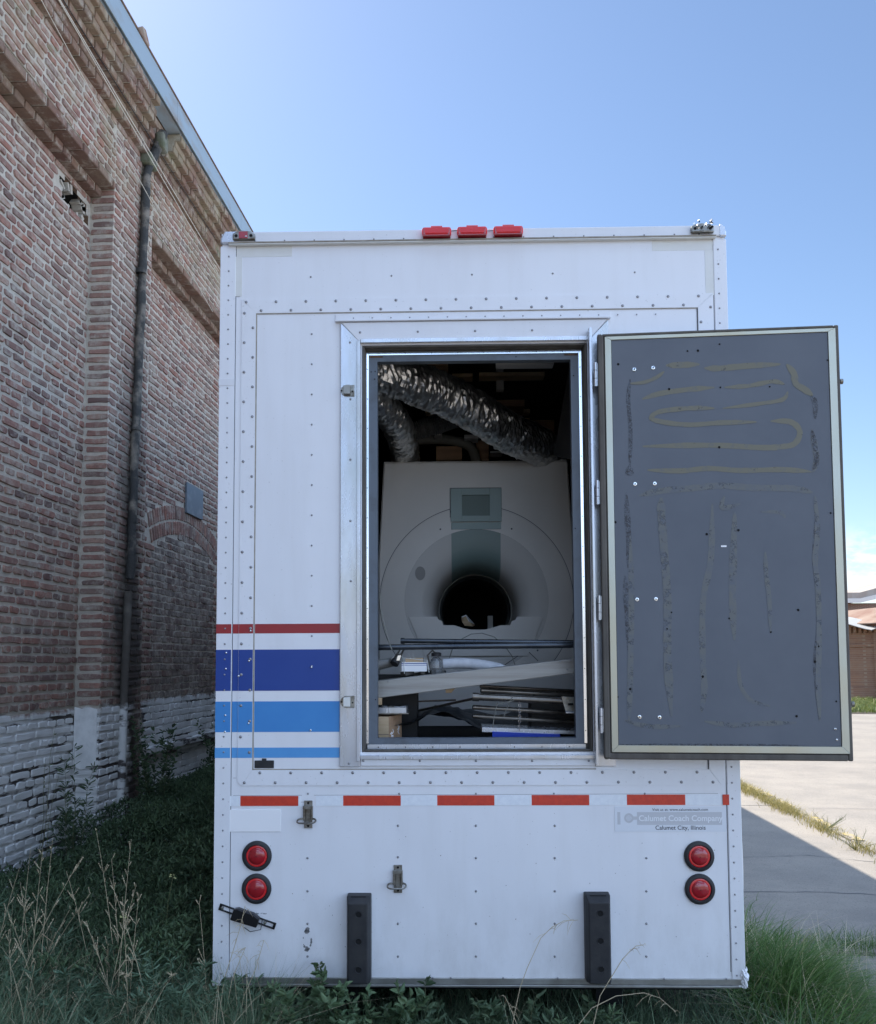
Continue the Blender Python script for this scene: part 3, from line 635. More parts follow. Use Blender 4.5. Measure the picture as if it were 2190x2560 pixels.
# --- top rail
mb = MB(M['white2'], M['rust'])
mb.prism([(.0, H-.052), (.0, H-.02), (.03, H+.005), (W-.03, H+.003), (W, H-.02), (W, H-.052)], -.012, -.0005)
T('top_rail', mb, bevel=.006)
mb = MB(M['seam']); mb.box((.04, -.028, H-.060), (W-.05, -.0125, H-.0525)); mb.box((.04, -.026, H-.066), (W-.05, -.001, H-.0605), M['cream']); pieces('drip_lip', mb, tr, bevel=.002)
mb = MB(M['rivet'])
for i in range(18): mb.rivet(.17+i*.1485 if .17+i*.1485 < W-.12 else W-.13, H-.043, .0040, -.012)
pieces('rail_rivet', mb, tr, smooth=True)
mb = MB(M['steel'])
for x0, x1 in ((-.004, .09), (W-.03, W+.004)): mb.prism([(x0, H-.056), (x0, H-.03), (x0+.02 if x0 < 1 else x0, H+.008), (x1 if x0 < 1 else x1-.02, H+.008), (x1, H-.03), (x1, H-.056)], -.016, .06, M['framew'])
pieces('corner_cap', mb, tr, bevel=.008)
# --- corner posts
pw = txx(581, 1300)
for x0, x1, xr, pz in ((-.004, txx(583, 1300), txx(566, 1300), 1), (txx(1800, 1300), W+.004, txx(1812, 1300), 0)):
    mb = MB(M['white']); mb.box((x0, -.0045, 0.0), (x1, .04, H-.065))
    k = 0; z = .055
    while z < H-.10: mb.rivet(xr, z, .0047, -.0045); z += .0742
    if pz: mb.box((x0-.002, -.0065, tz(965, 570)), (x1+.002, -.0046, tz(948, 570)), M['white2'])
    T('corner_post', mb, smooth=False, bevel=.003)
mb = MB(M['gap']); mb.box((txx(583.5, 1300), -.001, .07), (txx(583.5, 1300)+.003, -.0002, H-.065)); mb.box((txx(1799, 1300)-.003, -.001, .07), (txx(1799, 1300), -.0002, H-.065)); pieces('post_joint', mb, tr)
# --- the large riveted trim frame round the upper panel
FL0, FL1 = txx(600, 1300), txx(636, 1300); FR0, FR1 = txx(1757, 1300), txx(1797, 1300)
FT0, FT1 = tz(742, 1145), tz(777, 1145); FB0, FB1 = tz(1924, 1145), tz(1963, 1145)
g = .0012
def strip(poly, mt=None):
    mb = MB(mt or M['white']); mb.prism(poly, -.0038, -.0004); return mb
s1 = strip([(FL0, FB1+.02), (FL0+.02, FB1), (FL1, FB0+.0), (FL1, FT1), (FL0, FT0)])
s2 = strip([(FL0+g*2, FT0), (FR1-g*2, FT0), (FR0, FT1), (FL1, FT1)][:4])
s3 = strip([(FR1, FT0-g), (FR1, FB1+.02), (FR1-.02, FB1), (FR0+g, FB0), (FR0+g, FT1)])
s4 = strip([(FL1+g, FB0), (FR0-g, FB0), (FR1-.022, FB1), (FL0+.022, FB1)])
rz = lambda mb, x, z: mb.rivet(x, z, .0074, -.0038)
zz = FT0-.07; k = 0
sp = .0745
while zz > FB0+.03:
    rz(s1, FL0+.014 if k % 2 == 0 else FL1-.014, zz); rz(s3, FR1-.014 if k % 2 == 0 else FR0+.014, zz); zz -= sp; k += 1
x = FL0+.022; k = 0
while x < FR1-.01:
    rz(s2, x, FT0-.014 if k % 2 == 0 else FT1+.013); rz(s4, x+.012, FB1+.014 if k % 2 == 0 else FB0-.013); x += sp; k += 1
for s in (s1, s2, s3, s4): T('trim_strip', s)
mb = MB(M['seam'], M['gap']); mb.box((FL1, -.003, FB0), (FL1+.006, -.0003, FT1)); mb.box((FL1, -.0034, FT1-.005), (FR0, -.0003, FT1-.001)); mb.box((FL1, -.003, FB0), (txx(1490, 1900), -.0003, FB0+.005)); mb.box((FR0-.005, -.003, FB0), (FR0-.0005, -.0003, FT1), M['gap'])
# thin joints between sheets
def joint(u0, v0, u1, v1, w=.0013, m=None, y=-.0008):
    a, b = tp(u0, v0), tp(u1, v1); mb.ribbon([(a.x, a.z), (b.x, b.z)], w, y, m or M['gap'])
joint(600, 742, 583, 742); joint(583, 1945, 590, 1945); joint(1797, 1945, 1810, 1945); joint(1470, 770, 1470, 785); joint(1775, 745, 1795, 745)
T('sealant_line', mb)
mb = MB(M['cream'])
for u0, v0, u1, v1, yy in ((583, 618, 730, 641, -.0010), (583, 642, 605, 741, -.0012), (1630, 603, 1784, 625, -.0010), (1762, 626, 1786, 738, -.0012)):
    a, b = tp(u0, v0), tp(u1, v1); mb.box((a.x, yy, a.z), (b.x, -.0002, b.z))
pieces('aged_tape', mb, tr)
# rivets of the panels
mb = MB(M['rivet'])
for u in (777, 979, 1180, 1382, 1587): a = tp(u, 686); mb.rivet(a.x, tz(687), .005)
for k in range(12):
    v = 835+k*75.5; a = tp(779.5, v); mb.rivet(a.x, a.z, .0048)
for u in (769, 995, 1190, 1387, 1616):
    for v in (2064, 2145, 2228, 2309, 2391):
        if u == 769 and v == 2064: continue
        if u == 995 and v == 2145: v = 2143
        if u in (1616,) and v == 2064: continue
        a = tp(u, v); mb.rivet(a.x, a.z, .0058)
for u in (998, 1190, 1385, 1612, 770): a = tp(u, 1984); mb.rivet(a.x, a.z, .0050)
pieces('panel_rivet', mb, tr, smooth=True)
# --- door frame of white aluminium
fx0, fx1 = txx(851, 1400), txx(902, 1400); gx0, gx1 = txx(1479, 1400), txx(1530, 1400); ft0, ft1 = tz(805), tz(857); fb1, fb0 = tz(1916), tz(1886)
def fr(poly, name='door_frame', d=-.012, mt=None):
    mb = MB(mt or M['framew']); mb.prism(poly, d, -.0004); T(name, mb, bevel=.0025); return mb
ly = txx(894, 1400)
fr([(fx0, fb1), (fx1, fb1), (fx1, ft1), (fx0, ft0)]); fr([(fx0+.003, ft0), (gx1-.003, ft0), (gx0, ft1), (fx1, ft1)], mt=M['white2'])
fr([(gx0, fb1), (gx1, fb1), (gx1, ft0), (gx0, ft1)]); fr([(fx1+.002, fb1+.004), (gx0-.002, fb1+.004), (gx0-.002, fb0), (fx1+.002, fb0)], mt=M['white2'])
mb = MB(M['framew'], M['gap'])
mb.box((fx1-.018, -.024, fb0-.03), (fx1-.001, -.0125, ft1+.01)); mb.box((fx1, -.022, ft1-.001), (gx0, -.012, ft1+.018), M['framew']); mb.box((fx1, -.022, fb0-.001), (gx0, -.012, fb0-.02), M['framew'])
pieces('frame_lip', mb, tr, bevel=.002)
mb = MB(M['black'])
for u in (901, 1045, 1188, 1330, 1472): a = tp(u, 829); mb.rivet(a.x, tz(830), .006, -.012)
for u, v in ((876, 858), (877, 1000), (877, 1150), (877, 1303), (878, 1453), (873, 1908), (909, 1901), (1050, 1901), (1190, 1901), (1330, 1901), (1471, 1901)): a = tp(u, v); mb.rivet(a.x, a.z, .0058, -.012)
pieces('frame_screw', mb, tr, smooth=True)
mb = MB(M['white2'], M['gap']); a, b = tp(839, 788), tp(1525, 802); mb.box((a.x, -.006, a.z), (b.x, -.0005, tz(802))); mb.box((a.x, -.022, tz(803)), (b.x, -.0005, tz(799)))
for k in range(17): mb.rivet(a.x+.09+k*.093, tz(793), .0035, -.006, M['rivet'])
T('drip_rail', mb, bevel=.001)
# --- rebate: rubber seal, bright strip, grey jamb
def ring(mb, x0, x1, z0, z1, w, ya, yb, m=None, wt=None, wb=None):
    wt = wt or w; wb = wb or w
    mb.box((x0, ya, z0), (x0+w, yb, z1), m); mb.box((x1-w, ya, z0), (x1, yb, z1), m); mb.box((x0+w, ya, z1-wt), (x1-w, yb, z1), m); mb.box((x0+w, ya, z0), (x1-w, yb, z0+wb), m)
mb = MB(M['seal']); ring(mb, ox0, ox1, oz0, oz1, .0150, .012, .055, wt=.013, wb=.010); ring(mb, ox0+.002, ox1-.002, oz0+.002, oz1-.002, .010, -.006, .0115); T('rubber_seal', mb, bevel=.006)
cx0, cx1 = txx(915, 1400, .045), txx(1461, 1400, .045); cz1, cz0 = tz(877, 1145, .045), tz(1874, 1145, .045)
for nm, a, b in (('l', (cx0, .046, cz0+.03), (cx0+.013, .052, cz1)), ('r', (cx1-.013, .046, cz0+.03), (cx1, .052, cz1)), ('t', (cx0+.014, .046, cz1-.017), (cx1-.014, .052, cz1)), ('b', (cx0+.008, .040, cz0), (cx1-.008, .046, cz0+.026))):
    mb = MB(M['chrome'] if nm != 'b' else M['framew'], M['black']); mb.box(a, b)
    n = 13 if nm in 'lr' else 8
    for i in range(n):
        t = (i+.4)/n
        if nm in 'lr': mb.rivet((a[0]+b[0])/2, a[2]+(b[2]-a[2])*t, .0025, a[1], M['black'])
        else: mb.rivet(a[0]+(b[0]-a[0])*t, (a[2]+b[2])/2, .0028, a[1], M['black'])
    T('bright_strip', mb)
mb = MB(M['greyj'], M['rust'], M['black']); ring(mb, ox0+.001, ox1-.001, oz0+.001, oz1-.001, .05, .0535, .095, M["seal"]); jx0, jx1, jz0, jz1 = cx0+.013, cx1-.013, cz0+.024, cz1-.016
mb.box((jx0, .0525, jz0), (ix0, .10, jz1)); mb.box((ix1, .0525, jz0), (jx1, .10, jz1)); mb.box((ix0, .0530, iz1), (ix1, .10, jz1)); mb.box((ix0, .0530, jz0), (ix1, .10, iz0))
mb.box((jx0+.002, .0510, jz1-.012), (jx0+.07, .0522, jz1-.003), M['rust']); mb.box((jx1-.07, .0510, jz1-.012), (jx1-.004, .0522, jz1-.004), M['rust'])
for u, v in ((937, 948), (1434, 939), (1290, 892), (1438, 1321), (1434, 1741), (939, 1749), (928, 930), (938, 929)): a = tp(u, v, .053); mb.rivet(a.x, a.z, .003, .0522, M['black'])
T('grey_jamb', mb)
# --- keepers for the two door latches
for v in (979, 1754):
    mb = MB(M['steel'], M['cream'], M['black']); c = tp(870, v)
    pts = [(c.x-.036, c.z), (c.x-.028, c.z+.018), (c.x-.014, c.z+.027), (c.x+.033, c.z+.029), (c.x+.033, c.z-.029), (c.x-.014, c.z-.027), (c.x-.028, c.z-.018)]
    mb.prism(pts, -.016, -.0125); mb.prism([(c.x-.018, c.z+.021), (c.x+.014, c.z+.024), (c.x+.014, c.z-.022), (c.x-.018, c.z-.021)], -.040, -.0165, M['cream'] if v > 1500 else M['alu'])
    mb.rivet(c.x-.029, c.z, .0042, -.0165, M['black']); mb.rivet(c.x+.024, c.z-.004, .0042, -.0165, M['black'])
    T('latch_keeper', mb, bevel=.005)
# --- stripes (vinyl laid over the panel, the trim and the post)
for nm, m_, v0, v1 in (('red', 'red', 1560, 1583.5), ('navy', 'navy', 1624, 1727), ('blue', 'blue', 1753.5, 1830), ('lb', 'blue2', 1869, 1894.5)):
    mb = MB(M[m_]); za_, zb_ = tz(v0, 640), tz(v1, 640)
    for a, b, d in ((-.0048, txx(582.5, 1300)-.0015, -.0050), (txx(585, 1300), FL0-.001, -.0009), (FL0+.0006, FL1-.001, -.0043), (FL1+.0075, fx0-.002, -.0009)):
        mb.box((a, d, za_), (b, d+.0005, zb_))
    for u in (568, 605, 632, 779):
        if u == 779:
            for k in range(12):
                p = tp(779.5, 835+k*75.5)
                if zb_ < p.z < za_: mb.rivet(p.x, p.z, .0052, -.0009, M['rivet'])
    mb.box((-.0049, -.0050, za_), (-.0044, .3, zb_)); T('coloured_stripe', mb)
# rivets that show through the stripes keep their pale shine
mb = MB(M['chrome'])
for u, v in ((566, 1632), (565, 1672), (597, 1690), (779, 1668), (777, 1825), (623, 1652), (627, 1577), (622, 1808), (564, 1788), (563, 1829)): p = tp(u, v); mb.rivet(p.x, p.z, .0055, -.0052, M['chrome'])
pieces('bare_rivet', mb, tr, smooth=True)
# --- small black plate low left, blank white plate
mb = MB(M['dark']); a, b = tp(637, 1901), tp(685, 1920); mb.box((a.x, -.004, b.z), (b.x, -.001, a.z)); c = tp(655, 1896); mb.box((c.x, -.004, a.z), (c.x+.022, -.001, c.z)); T('black_label_plate', mb)
mb = MB(M['plate']); a, b = tp(566, 2024), tp(702, 2079); mb.box((a.x, -.003, b.z), (b.x, -.0005, a.z)); T('blank_plate', mb, bevel=.001)
# --- lower joint and reflective tape
mb = MB(M['gap']); joint(583, 2007, 770, 2005, y=-.0006); joint(790, 2006, 1795, 2008, y=-.0006); joint(583, 1989, 755, 1988, y=-.0006); joint(785, 1988, 1795, 1984, y=-.0006); pieces('lower_joint', mb, tr)
reds = [(601, 746), (858, 1002), (1093, 1236), (1329, 1473), (1567, 1713), (1806, 1822)]
zt0, zt1 = lambda u: tz(1989-(u-570)*.0035+1.2, u), lambda u: tz(2014-(u-570)*.0025+1, u)
segs = []; cur = 568
for a, b in reds: segs += [(cur, a, 'rwht'), (a, b, 'rred')]; cur = b
for a, b, m_ in segs:
    if b-a < 3: continue
    subs = [(a, b)] if not (a < 770 < b) else [(a, 752), (790, b)]
    for a2, b2 in subs:
        p0, p1 = txx(a2, 2000), txx(b2, 2000); z0_, z1_ = zt1((a2+b2)/2), zt0((a2+b2)/2)
        mb = MB(M[m_], M['seam']); mb.box((p0, -.0060 if b2 > 1806 else -.0016, z0_), (p1, -.0045 if b2 > 1806 else -.0003, z1_))
        T('reflective_tape', mb)
# --- sticker with lettering
st_a, st_b = tp(1536, 2016), tp(1816, 2079)
M['stk'] = mat('pale_sticker', (.76, .79, .83), .4); M['stg'] = mat('faded_grey_print', (.58, .59, .61), .5); M['ink'] = mat('dark_print', (.035, .035, .045), .6); M['stw'] = mat('pale_print', (.84, .86, .88), .5)
mb = MB(M['stk'], M['stg'], M['stw']); mb.box((st_a.x, -.0018, st_b.z), (st_b.x, -.0004, st_a.z))
def sp_(u0, v0, u1, v1, m_, d): a, b = tp(u0, v0), tp(u1, v1); mb.box((a.x, d, b.z), (b.x, -.0017, a.z), m_)
sp_(1543, 2030, 1551, 2061, M['stg'], -.0021); sp_(1592, 2030, 1805, 2062, M['stg'], -.0021)
c = tp(1572, 2045); mb.lathe((c.x, -.0022, c.z), [(.0135, 0), (.0225, 0)], 24, M['stg'])
for i in range(-2, 3): mb.box((c.x-.013, -.0023, c.z+i*.0045-.0007), (c.x+.013, -.0019, c.z+i*.0045+.0007), M['stg']); mb.box((c.x+i*.0045-.0007, -.0024, c.z-.013), (c.x+i*.0045+.0007, -.00235, c.z+.013), M['stg'])
sp_(1583, 2041, 1593, 2049, M['stg'], -.0021)
stk = T('maker_sticker', mb)
def text(s, u, v, width_px, mt, y, parent, bold=.0, align='CENTER', name='lettering'):
    cu = bpy.data.curves.new('t', 'FONT'); cu.body = s; cu.size = 1; cu.align_x = align; cu.align_y = 'CENTER'; cu.offset = bold; cu.extrude = 0
    o = bpy.data.objects.new('t', cu); C.objects.link(o); bpy.context.view_layer.update()
    me = bpy.data.meshes.new_from_object(o.evaluated_get(bpy.context.evaluated_depsgraph_get())); bpy.data.objects.remove(o)
    xs = [q.co.x for q in me.vertices]; w = max(xs)-min(xs); k = width_px/2190*4.24/w; p = tp(u, v)
    o = bpy.data.objects.new(name, me); C.objects.link(o); me.materials.clear(); me.materials.append(mt); o.parent = parent
    o.matrix_parent_inverse = Matrix(); o.location = (p.x, y, p.z); o.rotation_euler = (R(90), 0, 0); o.scale = (k, k, k)
    me.name = name; return o
text('Visit us at: www.calumetcoach.com', 1700, 2024, 136, M['ink'], -.0022, stk, .004)
text('Calumet Coach Company', 1701, 2046, 204, M['stw'], -.0026, stk, .02)
text('Calumet City, Illinois', 1701, 2069.5, 122, M['ink'], -.0022, stk, .008)
# --- T-handle hasps
for u, v in ((771, 2035), (995, 2196)):
    c = tp(u, v); mb = MB(M['steel'], M['black'])
    mb.box((c.x-.020, -.006, c.z-.066), (c.x+.020, -.0005, c.z+.064)); mb.box((c.x-.023, -.018, c.z-.028), (c.x-.013, -.006, c.z+.040)); mb.box((c.x+.013, -.018, c.z-.028), (c.x+.023, -.006, c.z+.040)); mb.box((c.x-.012, -.012, c.z-.05), (c.x+.012, -.006, c.z+.045)); mb.box((c.x-.024, -.022, c.z+.026), (c.x+.024, -.017, c.z+.042))
    mb.rivet(c.x, c.z+.053, .006, -.0062, M['black']); mb.rivet(c.x, c.z-.054, .0065, -.0062, M['black'])
    base = T('hasp_plate', mb, bevel=.002)
    mb = MB(M['steel']); pts = []
    for i in range(25): a = 2*math.pi*i/24; sx_ = .044*math.copysign(abs(math.cos(a))**.45, math.cos(a)); pts.append((c.x-.004+sx_, -.034+.030*math.sin(a)*.9, c.z-.026+.006*math.sin(a)))
    mb.tube(pts, .0042, 8); T('handle_ring', mb, base, smooth=True)
# --- tail lamps
for u, v in ((643, 2139), (642, 2221), (1747, 2140), (1749, 2222)):
    c = tp(u, v); r = .0705
    mb = MB(M['dark']); mb.lathe((c.x, 0, c.z), [(r, -.0005), (r, -.010), (r-.006, -.016), (r-.016, -.017), (r-.020, -.010), (r-.022, -.001)], 48); tl = T('tail_lamp', mb, smooth=True)
    mb = MB(M['glass_red'], M['glass_red2'], M['black'])
    mb.lathe((c.x, 0, c.z), [(r-.0195, -.006), (r-.021, -.012), (r-.026, -.0135), (r-.030, -.013)], 48, M['glass_red'])
    mb.lathe((c.x, 0, c.z), [(r-.030, -.013), (r-.032, -.016), (r-.045, -.020), (.012, -.0225), (.0003, -.023)], 48, M['glass_red2'])
    mb.lathe((c.x, -.0232, c.z), [(.0025, 0), (.0002, -.0004)], 8, M['black']); T('lens', mb, tl, smooth=True)
# --- roof marker lamps
m, nt_, b = base_mat('translucent_red_plastic'); b.inputs['Base Color'].default_value = (.85, .03, .04, 1); b.inputs['Roughness'].default_value = .25
t_ = N(nt_, 'ShaderNodeBsdfTranslucent'); t_.inputs['Color'].default_value = (.9, .03, .05, 1); s_ = N(nt_, 'ShaderNodeMixShader'); s_.inputs[0].default_value = .22
nt_.links.new(b.outputs[0], s_.inputs[1]); nt_.links.new(t_.outputs[0], s_.inputs[2]); nt_.links.new(s_.outputs[0], [q for q in nt_.nodes if q.type == 'OUTPUT_MATERIAL'][0].inputs['Surface']); M['redp'] = m
for u0, u1, v0, v1 in ((1056, 1128, 577.5, 601), (1143, 1217, 576, 599.5), (1233, 1306, 574.5, 598)):
    a, b = tp(u0, v1), tp(u1, v0); mb = MB(M['glass_red'], M['dark'])
    mb.box((a.x, -.052, a.z+.004), (b.x, -.0125, b.z), M['redp']); l_ = T('marker_lamp', mb, bevel=.011)
    mb = MB(M['glass_red2'], M['rivet']); mb.box((a.x+.004, -.0535, a.z), (b.x-.004, -.0125, a.z+.0035)); mb.box((a.x+.012, -.0535, a.z+.012), (b.x-.012, -.0525, b.z-.010), M['redp'])
    for x in (a.x+.007, b.x-.017): mb.box((x, -.0527, a.z+.006), (x+.010, -.0522, b.z-.010), M['glass_red2'])
    for x in (a.x+.013, b.x-.013): mb.lathe((x, -.0523, (a.z+b.z)/2-.002), [(.007, 0), (.004, .0), (.0004, -.001)], 10, M['glass_red2'])
    mb.box(((a.x+b.x)/2-.028, -.045, b.z), ((a.x+b.x)/2+.028, -.02, b.z+.006), M['glass_red']); T('lamp_base', mb, l_, bevel=.001)
mb = MB(M['wired'])
for u0, u1 in ((1128, 1144), (1216, 1234)): a, b = tp(u0, 582), tp(u1, 581); mb.tube([(a.x, -.02, a.z), (b.x, -.02, b.z)], .002, 6)
pieces('lamp_wire', mb, tr)
# --- broken corner lamps
for u, v, brk in ((612, 595, 0), (1752, 577, 1)):
    c = tp(u, v); mb = MB(M['steel'], M['black'], M['glass_red2'], M['rwht'])
    pts = [(c.x-.055, c.z-.022), (c.x-.055, c.z+.010), (c.x-.035, c.z+.022), (c.x, c.z+.027), (c.x+.038, c.z+.022), (c.x+.058, c.z+.008), (c.x+.058, c.z-.022)]
    mb.prism(pts, -.030, -.0125, M['steel']); base = T('corner_lamp', mb, bevel=.006)
    mb = MB(M['glass_red2'], M['black'], M['chrome'])
    if not brk:
        mb.box((c.x-.022, -.036, c.z-.017), (c.x+.022, -.0305, c.z+.017)); mb.add([(c.x+.008, -.0365, c.z-.010), (c.x+.016, -.0375, c.z-.002), (c.x+.020, -.0365, c.z-.011)], [(0, 1, 2)], M['chrome'])
    else:
        random.seed(4)
        for i in range(14):
            x, z = c.x+random.uniform(-.045, .045), c.z+random.uniform(-.012, .034); s_ = random.uniform(.006, .016)
            mb.add([(x, -.033-random.uniform(0, .02), z), (x+s_, -.032, z+s_*.6), (x+s_*.3, -.040, z+s_*1.2), (x-s_*.5, -.031, z+s_*.7)], [(0, 1, 2), (0, 2, 3)], random.choice([M['chrome'], M['steel'], M['black']]))
        mb.tube([(c.x-.05, -.034, c.z-.022), (c.x, -.052, c.z-.026), (c.x+.05, -.034, c.z-.022)], .004, 6, M['steel'])
    for dx in (-.036, .038): mb.lathe((c.x+dx, -.031, c.z-.002), [(.008, 0), (.0004, -.001)], 12, M['black'])
    T('broken_lens', mb, base)
# --- dock bumpers
for u0, u1, v0, v1 in ((869, 929, 2232, 2447), (1462, 1522, 2229, 2446)):
    a, b = tp(u0, v1), tp(u1, v0); x0, x1, z0_, z1_ = a.x, b.x, a.z, b.z; q = .020; d = -.085
    mb = MB(M['dark'], M['black'])
    vs = [(x0, 0, z0_), (x1, 0, z0_), (x1, 0, z1_), (x0, 0, z1_), (x0+.002, d*.55, z0_), (x1-.002, d*.55, z0_), (x1-.002, d*.55, z1_), (x0+.002, d*.55, z1_), (x0+q*.6, d, z0_+.006), (x1-q*.6, d, z0_+.006), (x1-q*.6, d, z1_-.026), (x0+q*.6, d, z1_-.026)]
    mb.add(vs, [(0, 1, 5, 4), (1, 2, 6, 5), (2, 3, 7, 6), (3, 0, 4, 7), (4, 5, 9, 8), (5, 6, 10, 9), (6, 7, 11, 10), (7, 4, 8, 11), (8, 9, 10, 11)])
    bp = T('dock_bumper', mb, bevel=.005)
    mb = MB(M['black'], M['dark'])
    for k in (.19, .50, .82):
        z = z1_-(z1_-z0_)*k; mb.lathe(((x0+x1)/2+.004, d-.0005, z), [(.013, 0), (.0003, .0)], 20, M['black']); mb.lathe(((x0+x1)/2+.004, d-.0005, z), [(.0165, .002), (.015, -.0022), (.013, 0)], 20, M['dark'])
    mb.box((x0+.022, d+.030, z1_-.012), (x1-.022, d+.034, z1_-.002), M['black']); T('bolt_hole', mb, bp, smooth=True)
# --- tilted black bracket of the number plate lamp
c = tp(619, 2290); ang = R(-19); ca, sa = math.cos(ang), math.sin(ang)
M['blk'] = mat('black_painted_metal', (.012, .012, .014), .3, .2)
def rot(p): return (c.x+p[0]*ca-p[1]*sa, c.z+p[0]*sa+p[1]*ca)
mb = MB(M['blk'], M['chrome'])
def rp(x0, z0, x1, z1, ya, yb, m=None): mb.prism([rot((x0, z0)), rot((x1, z0)), rot((x1, z1)), rot((x0, z1))], ya, yb, m)
rp(-.138, .008, .138, .016, -.010, -.004); rp(-.138, -.016, .138, -.008, -.010, -.004); rp(-.142, -.016, -.130, .016, -.010, -.004); rp(.130, -.016, .142, .016, -.010, -.004)
base = T('lamp_bracket', mb, bevel=.002)
mb = MB(M['blk'], M['chrome']); mb.prism([rot((-.068, -.030)), rot((.062, -.024)), rot((.062, .020)), rot((.030, .032)), rot((-.050, .032)), rot((-.068, .022))], -.045, -.011)
T('plate_lamp', mb, base, bevel=.005)
mb = MB(M['chrome'])
for p in ((-.125, 0), (.09, .002)): x, z = rot(p); mb.lathe((x, -.011, z), [(.008, 0), (.007, -.003), (.0004, -.0035)], 10)
x, z = rot((.05, -.03)); mb.tube([(x-.05, -.012, z-.005), (x-.02, -.02, z-.022), (x+.03, -.02, z-.012), (x+.035, -.012, z+.03)], .0018, 6, M['wired']); T('bracket_screw', mb, base, smooth=True)
# --- scratched paint and small scars
mb = MB(M['rivet'], M['steel'], M['rust'])
random.seed(21)
def blob(u, v, r, m_): 
    p = tp(u, v); n = 9; pts = []
    for i in range(n): a = 6.283*i/n; q = r*random.uniform(.55, 1.15)/2190*4.24; pts.append((p.x+q*math.cos(a), -.0006, p.z+q*math.sin(a)*1.1))
    mb.add(pts, [tuple(range(n))], m_)
blob(768, 2326, 8, M['rivet']); blob(768, 2373, 8, M['rivet'])
for i in range(26):
    a = random.uniform(0, 6.28); blob(768+10*math.cos(a), 2350+24*math.sin(a), random.uniform(1, 3.4), M['rivet'])
for u, v, r in ((877, 1606, 6), (872, 1603, 3), (880, 1612, 4), (876, 1487, 3)): pass
for i in range(12): blob(640+random.uniform(0, 26), 2284+random.uniform(-1, 1), 1.2, M['rivet'])
for i in range(60): blob(random.uniform(590, 1790), random.uniform(2030, 2440), random.uniform(.5, 1.3), random.choice([M['rivet'], M['rust']]))
T('chipped_paint', mb)['kind'] = 'stuff'
# --- bottom rail
mb = MB(M['alu'], M['rust']); zr0, zr1 = .012, tz(2444); mb.box((txx(563, 2450), -.008, zr0), (W-.012, .03, zr1)); mb.box((txx(563, 2450), -.016, zr0-.012), (W-.03, .05, zr0-.001), M['alu'])
for u in (580, 660, 1082, 1127, 1258, 1394, 1660, 1815): mb.rivet(txx(u, 2450), .04, .0055, -.008)
T('bottom_rail', mb, bevel=.002)
# crumpled corner at the bottom right
mb = MB(M['white']); p = []
random.seed(3)
n, m_ = 9, 10
for i in range(n):
    for j in range(m_):
        x = W-.018+.046*i/(n-1); z = .0+.082*j/(m_-1); e = math.sin(3.14*j/(m_-1))
        p.append((x-.010*(1-e)*i/(n-1)+.004*math.sin(j*1.7), -.006-.016*math.sin(3.14*i/(n-1))*e-(.006 if (i+j) % 3 == 0 else 0)+.045*(i/(n-1))**3, z-.012*(i/(n-1))*(1 if j < 3 else 0)))
mb.add(p, [(i*m_+j, (i+1)*m_+j, (i+1)*m_+j+1, i*m_+j+1) for i in range(n-1) for j in range(m_-1)])
T('crumpled_corner', mb, smooth=False)
# bulge of the side skin low right
mb = MB(M['white']); vs = []; K = 24
for i in range(K+1):
    z = .09+(1.0-.09)*i/K; d = .012*math.exp(-((z-.55)/.25)**2)+.006; vs += [(W+.0005, .0, z), (W+d, .035, z), (W+.001, .5, z)]
mb.add(vs, [(3*i+k, 3*i+3+k, 3*i+4+k, 3*i+1+k) for i in range(K) for k in range(2)]); T('bulged_skin', mb, smooth=True)
# --- chassis
mb = MB(M['blk'], M['rust'])
mb.box((.55, .10, -.12), (.68, LEN-.5, -.002)); mb.box((1.82, .10, -.12), (1.95, LEN-.5, -.002))
for y in (.15, 1.2, 2.2, 3.2, 4.2): mb.box((.1, y, -.07), (2.4, y+.07, -.004))
mb.box((.02, .06, -.004), (W-.02, LEN-.05, .006), M['blk'])
T('chassis', mb)
for y in (2.2, 3.4):
    for x in (.10, .42, 1.86, 2.18):
        mb = MB(M['dark']); prof = [(.22, -.1), (.38, -.125), (.42, -.11), (.43, 0), (.42, .11), (.38, .125), (.22, .1)]
        mb.lathe((x, y, -.055), prof, 28, ax='x'); tw = T('wheel', mb, smooth=True)
        mb = MB(M['alu']); mb.lathe((x, y, -.055), [(.22, -.1), (.2, -.03), (.06, -.02), (.0003, -.04)], 20, ax='x'); T('hub', mb, tw, smooth=True)
# ================================================================== the open door (child of the trailer), standing almost flat against the rear
hx, hy = 1.850, -.080; dang = math.atan2(-.085, 1.11); DL = 1.113; DZ0, DZ1 = 1.073, 3.090
dm = Matrix.Translation((hx, hy, 0)) @ Matrix.Rotation(dang, 4, 'Z')
def dpx(u, v):
    o = CT.translation; d = ray(u, v, CT); n = Vector((-math.sin(dang), math.cos(dang), 0)); t = (Vector((hx, hy, 0))-o).dot(n)/d.dot(n); p = dm.inverted() @ (o+d*t); return p.x, p.z
def DP(name, mb, parent=None, **k):
    o = obj(name, mb, parent, **k)
    return o
mb = MB(M['seal'], M['white']); mb.box((.012, .0, DZ0), (DL, .03, DZ1)); mb.box((.02, .0305, DZ0+.01), (DL-.01, .075, DZ1-.01), M['white'])
door = obj('door', mb, tr, .004); door.matrix_parent_inverse = Matrix(); door.matrix_local = dm; door['label'] = 'open rear door with grey inner board and peeling glue marks'
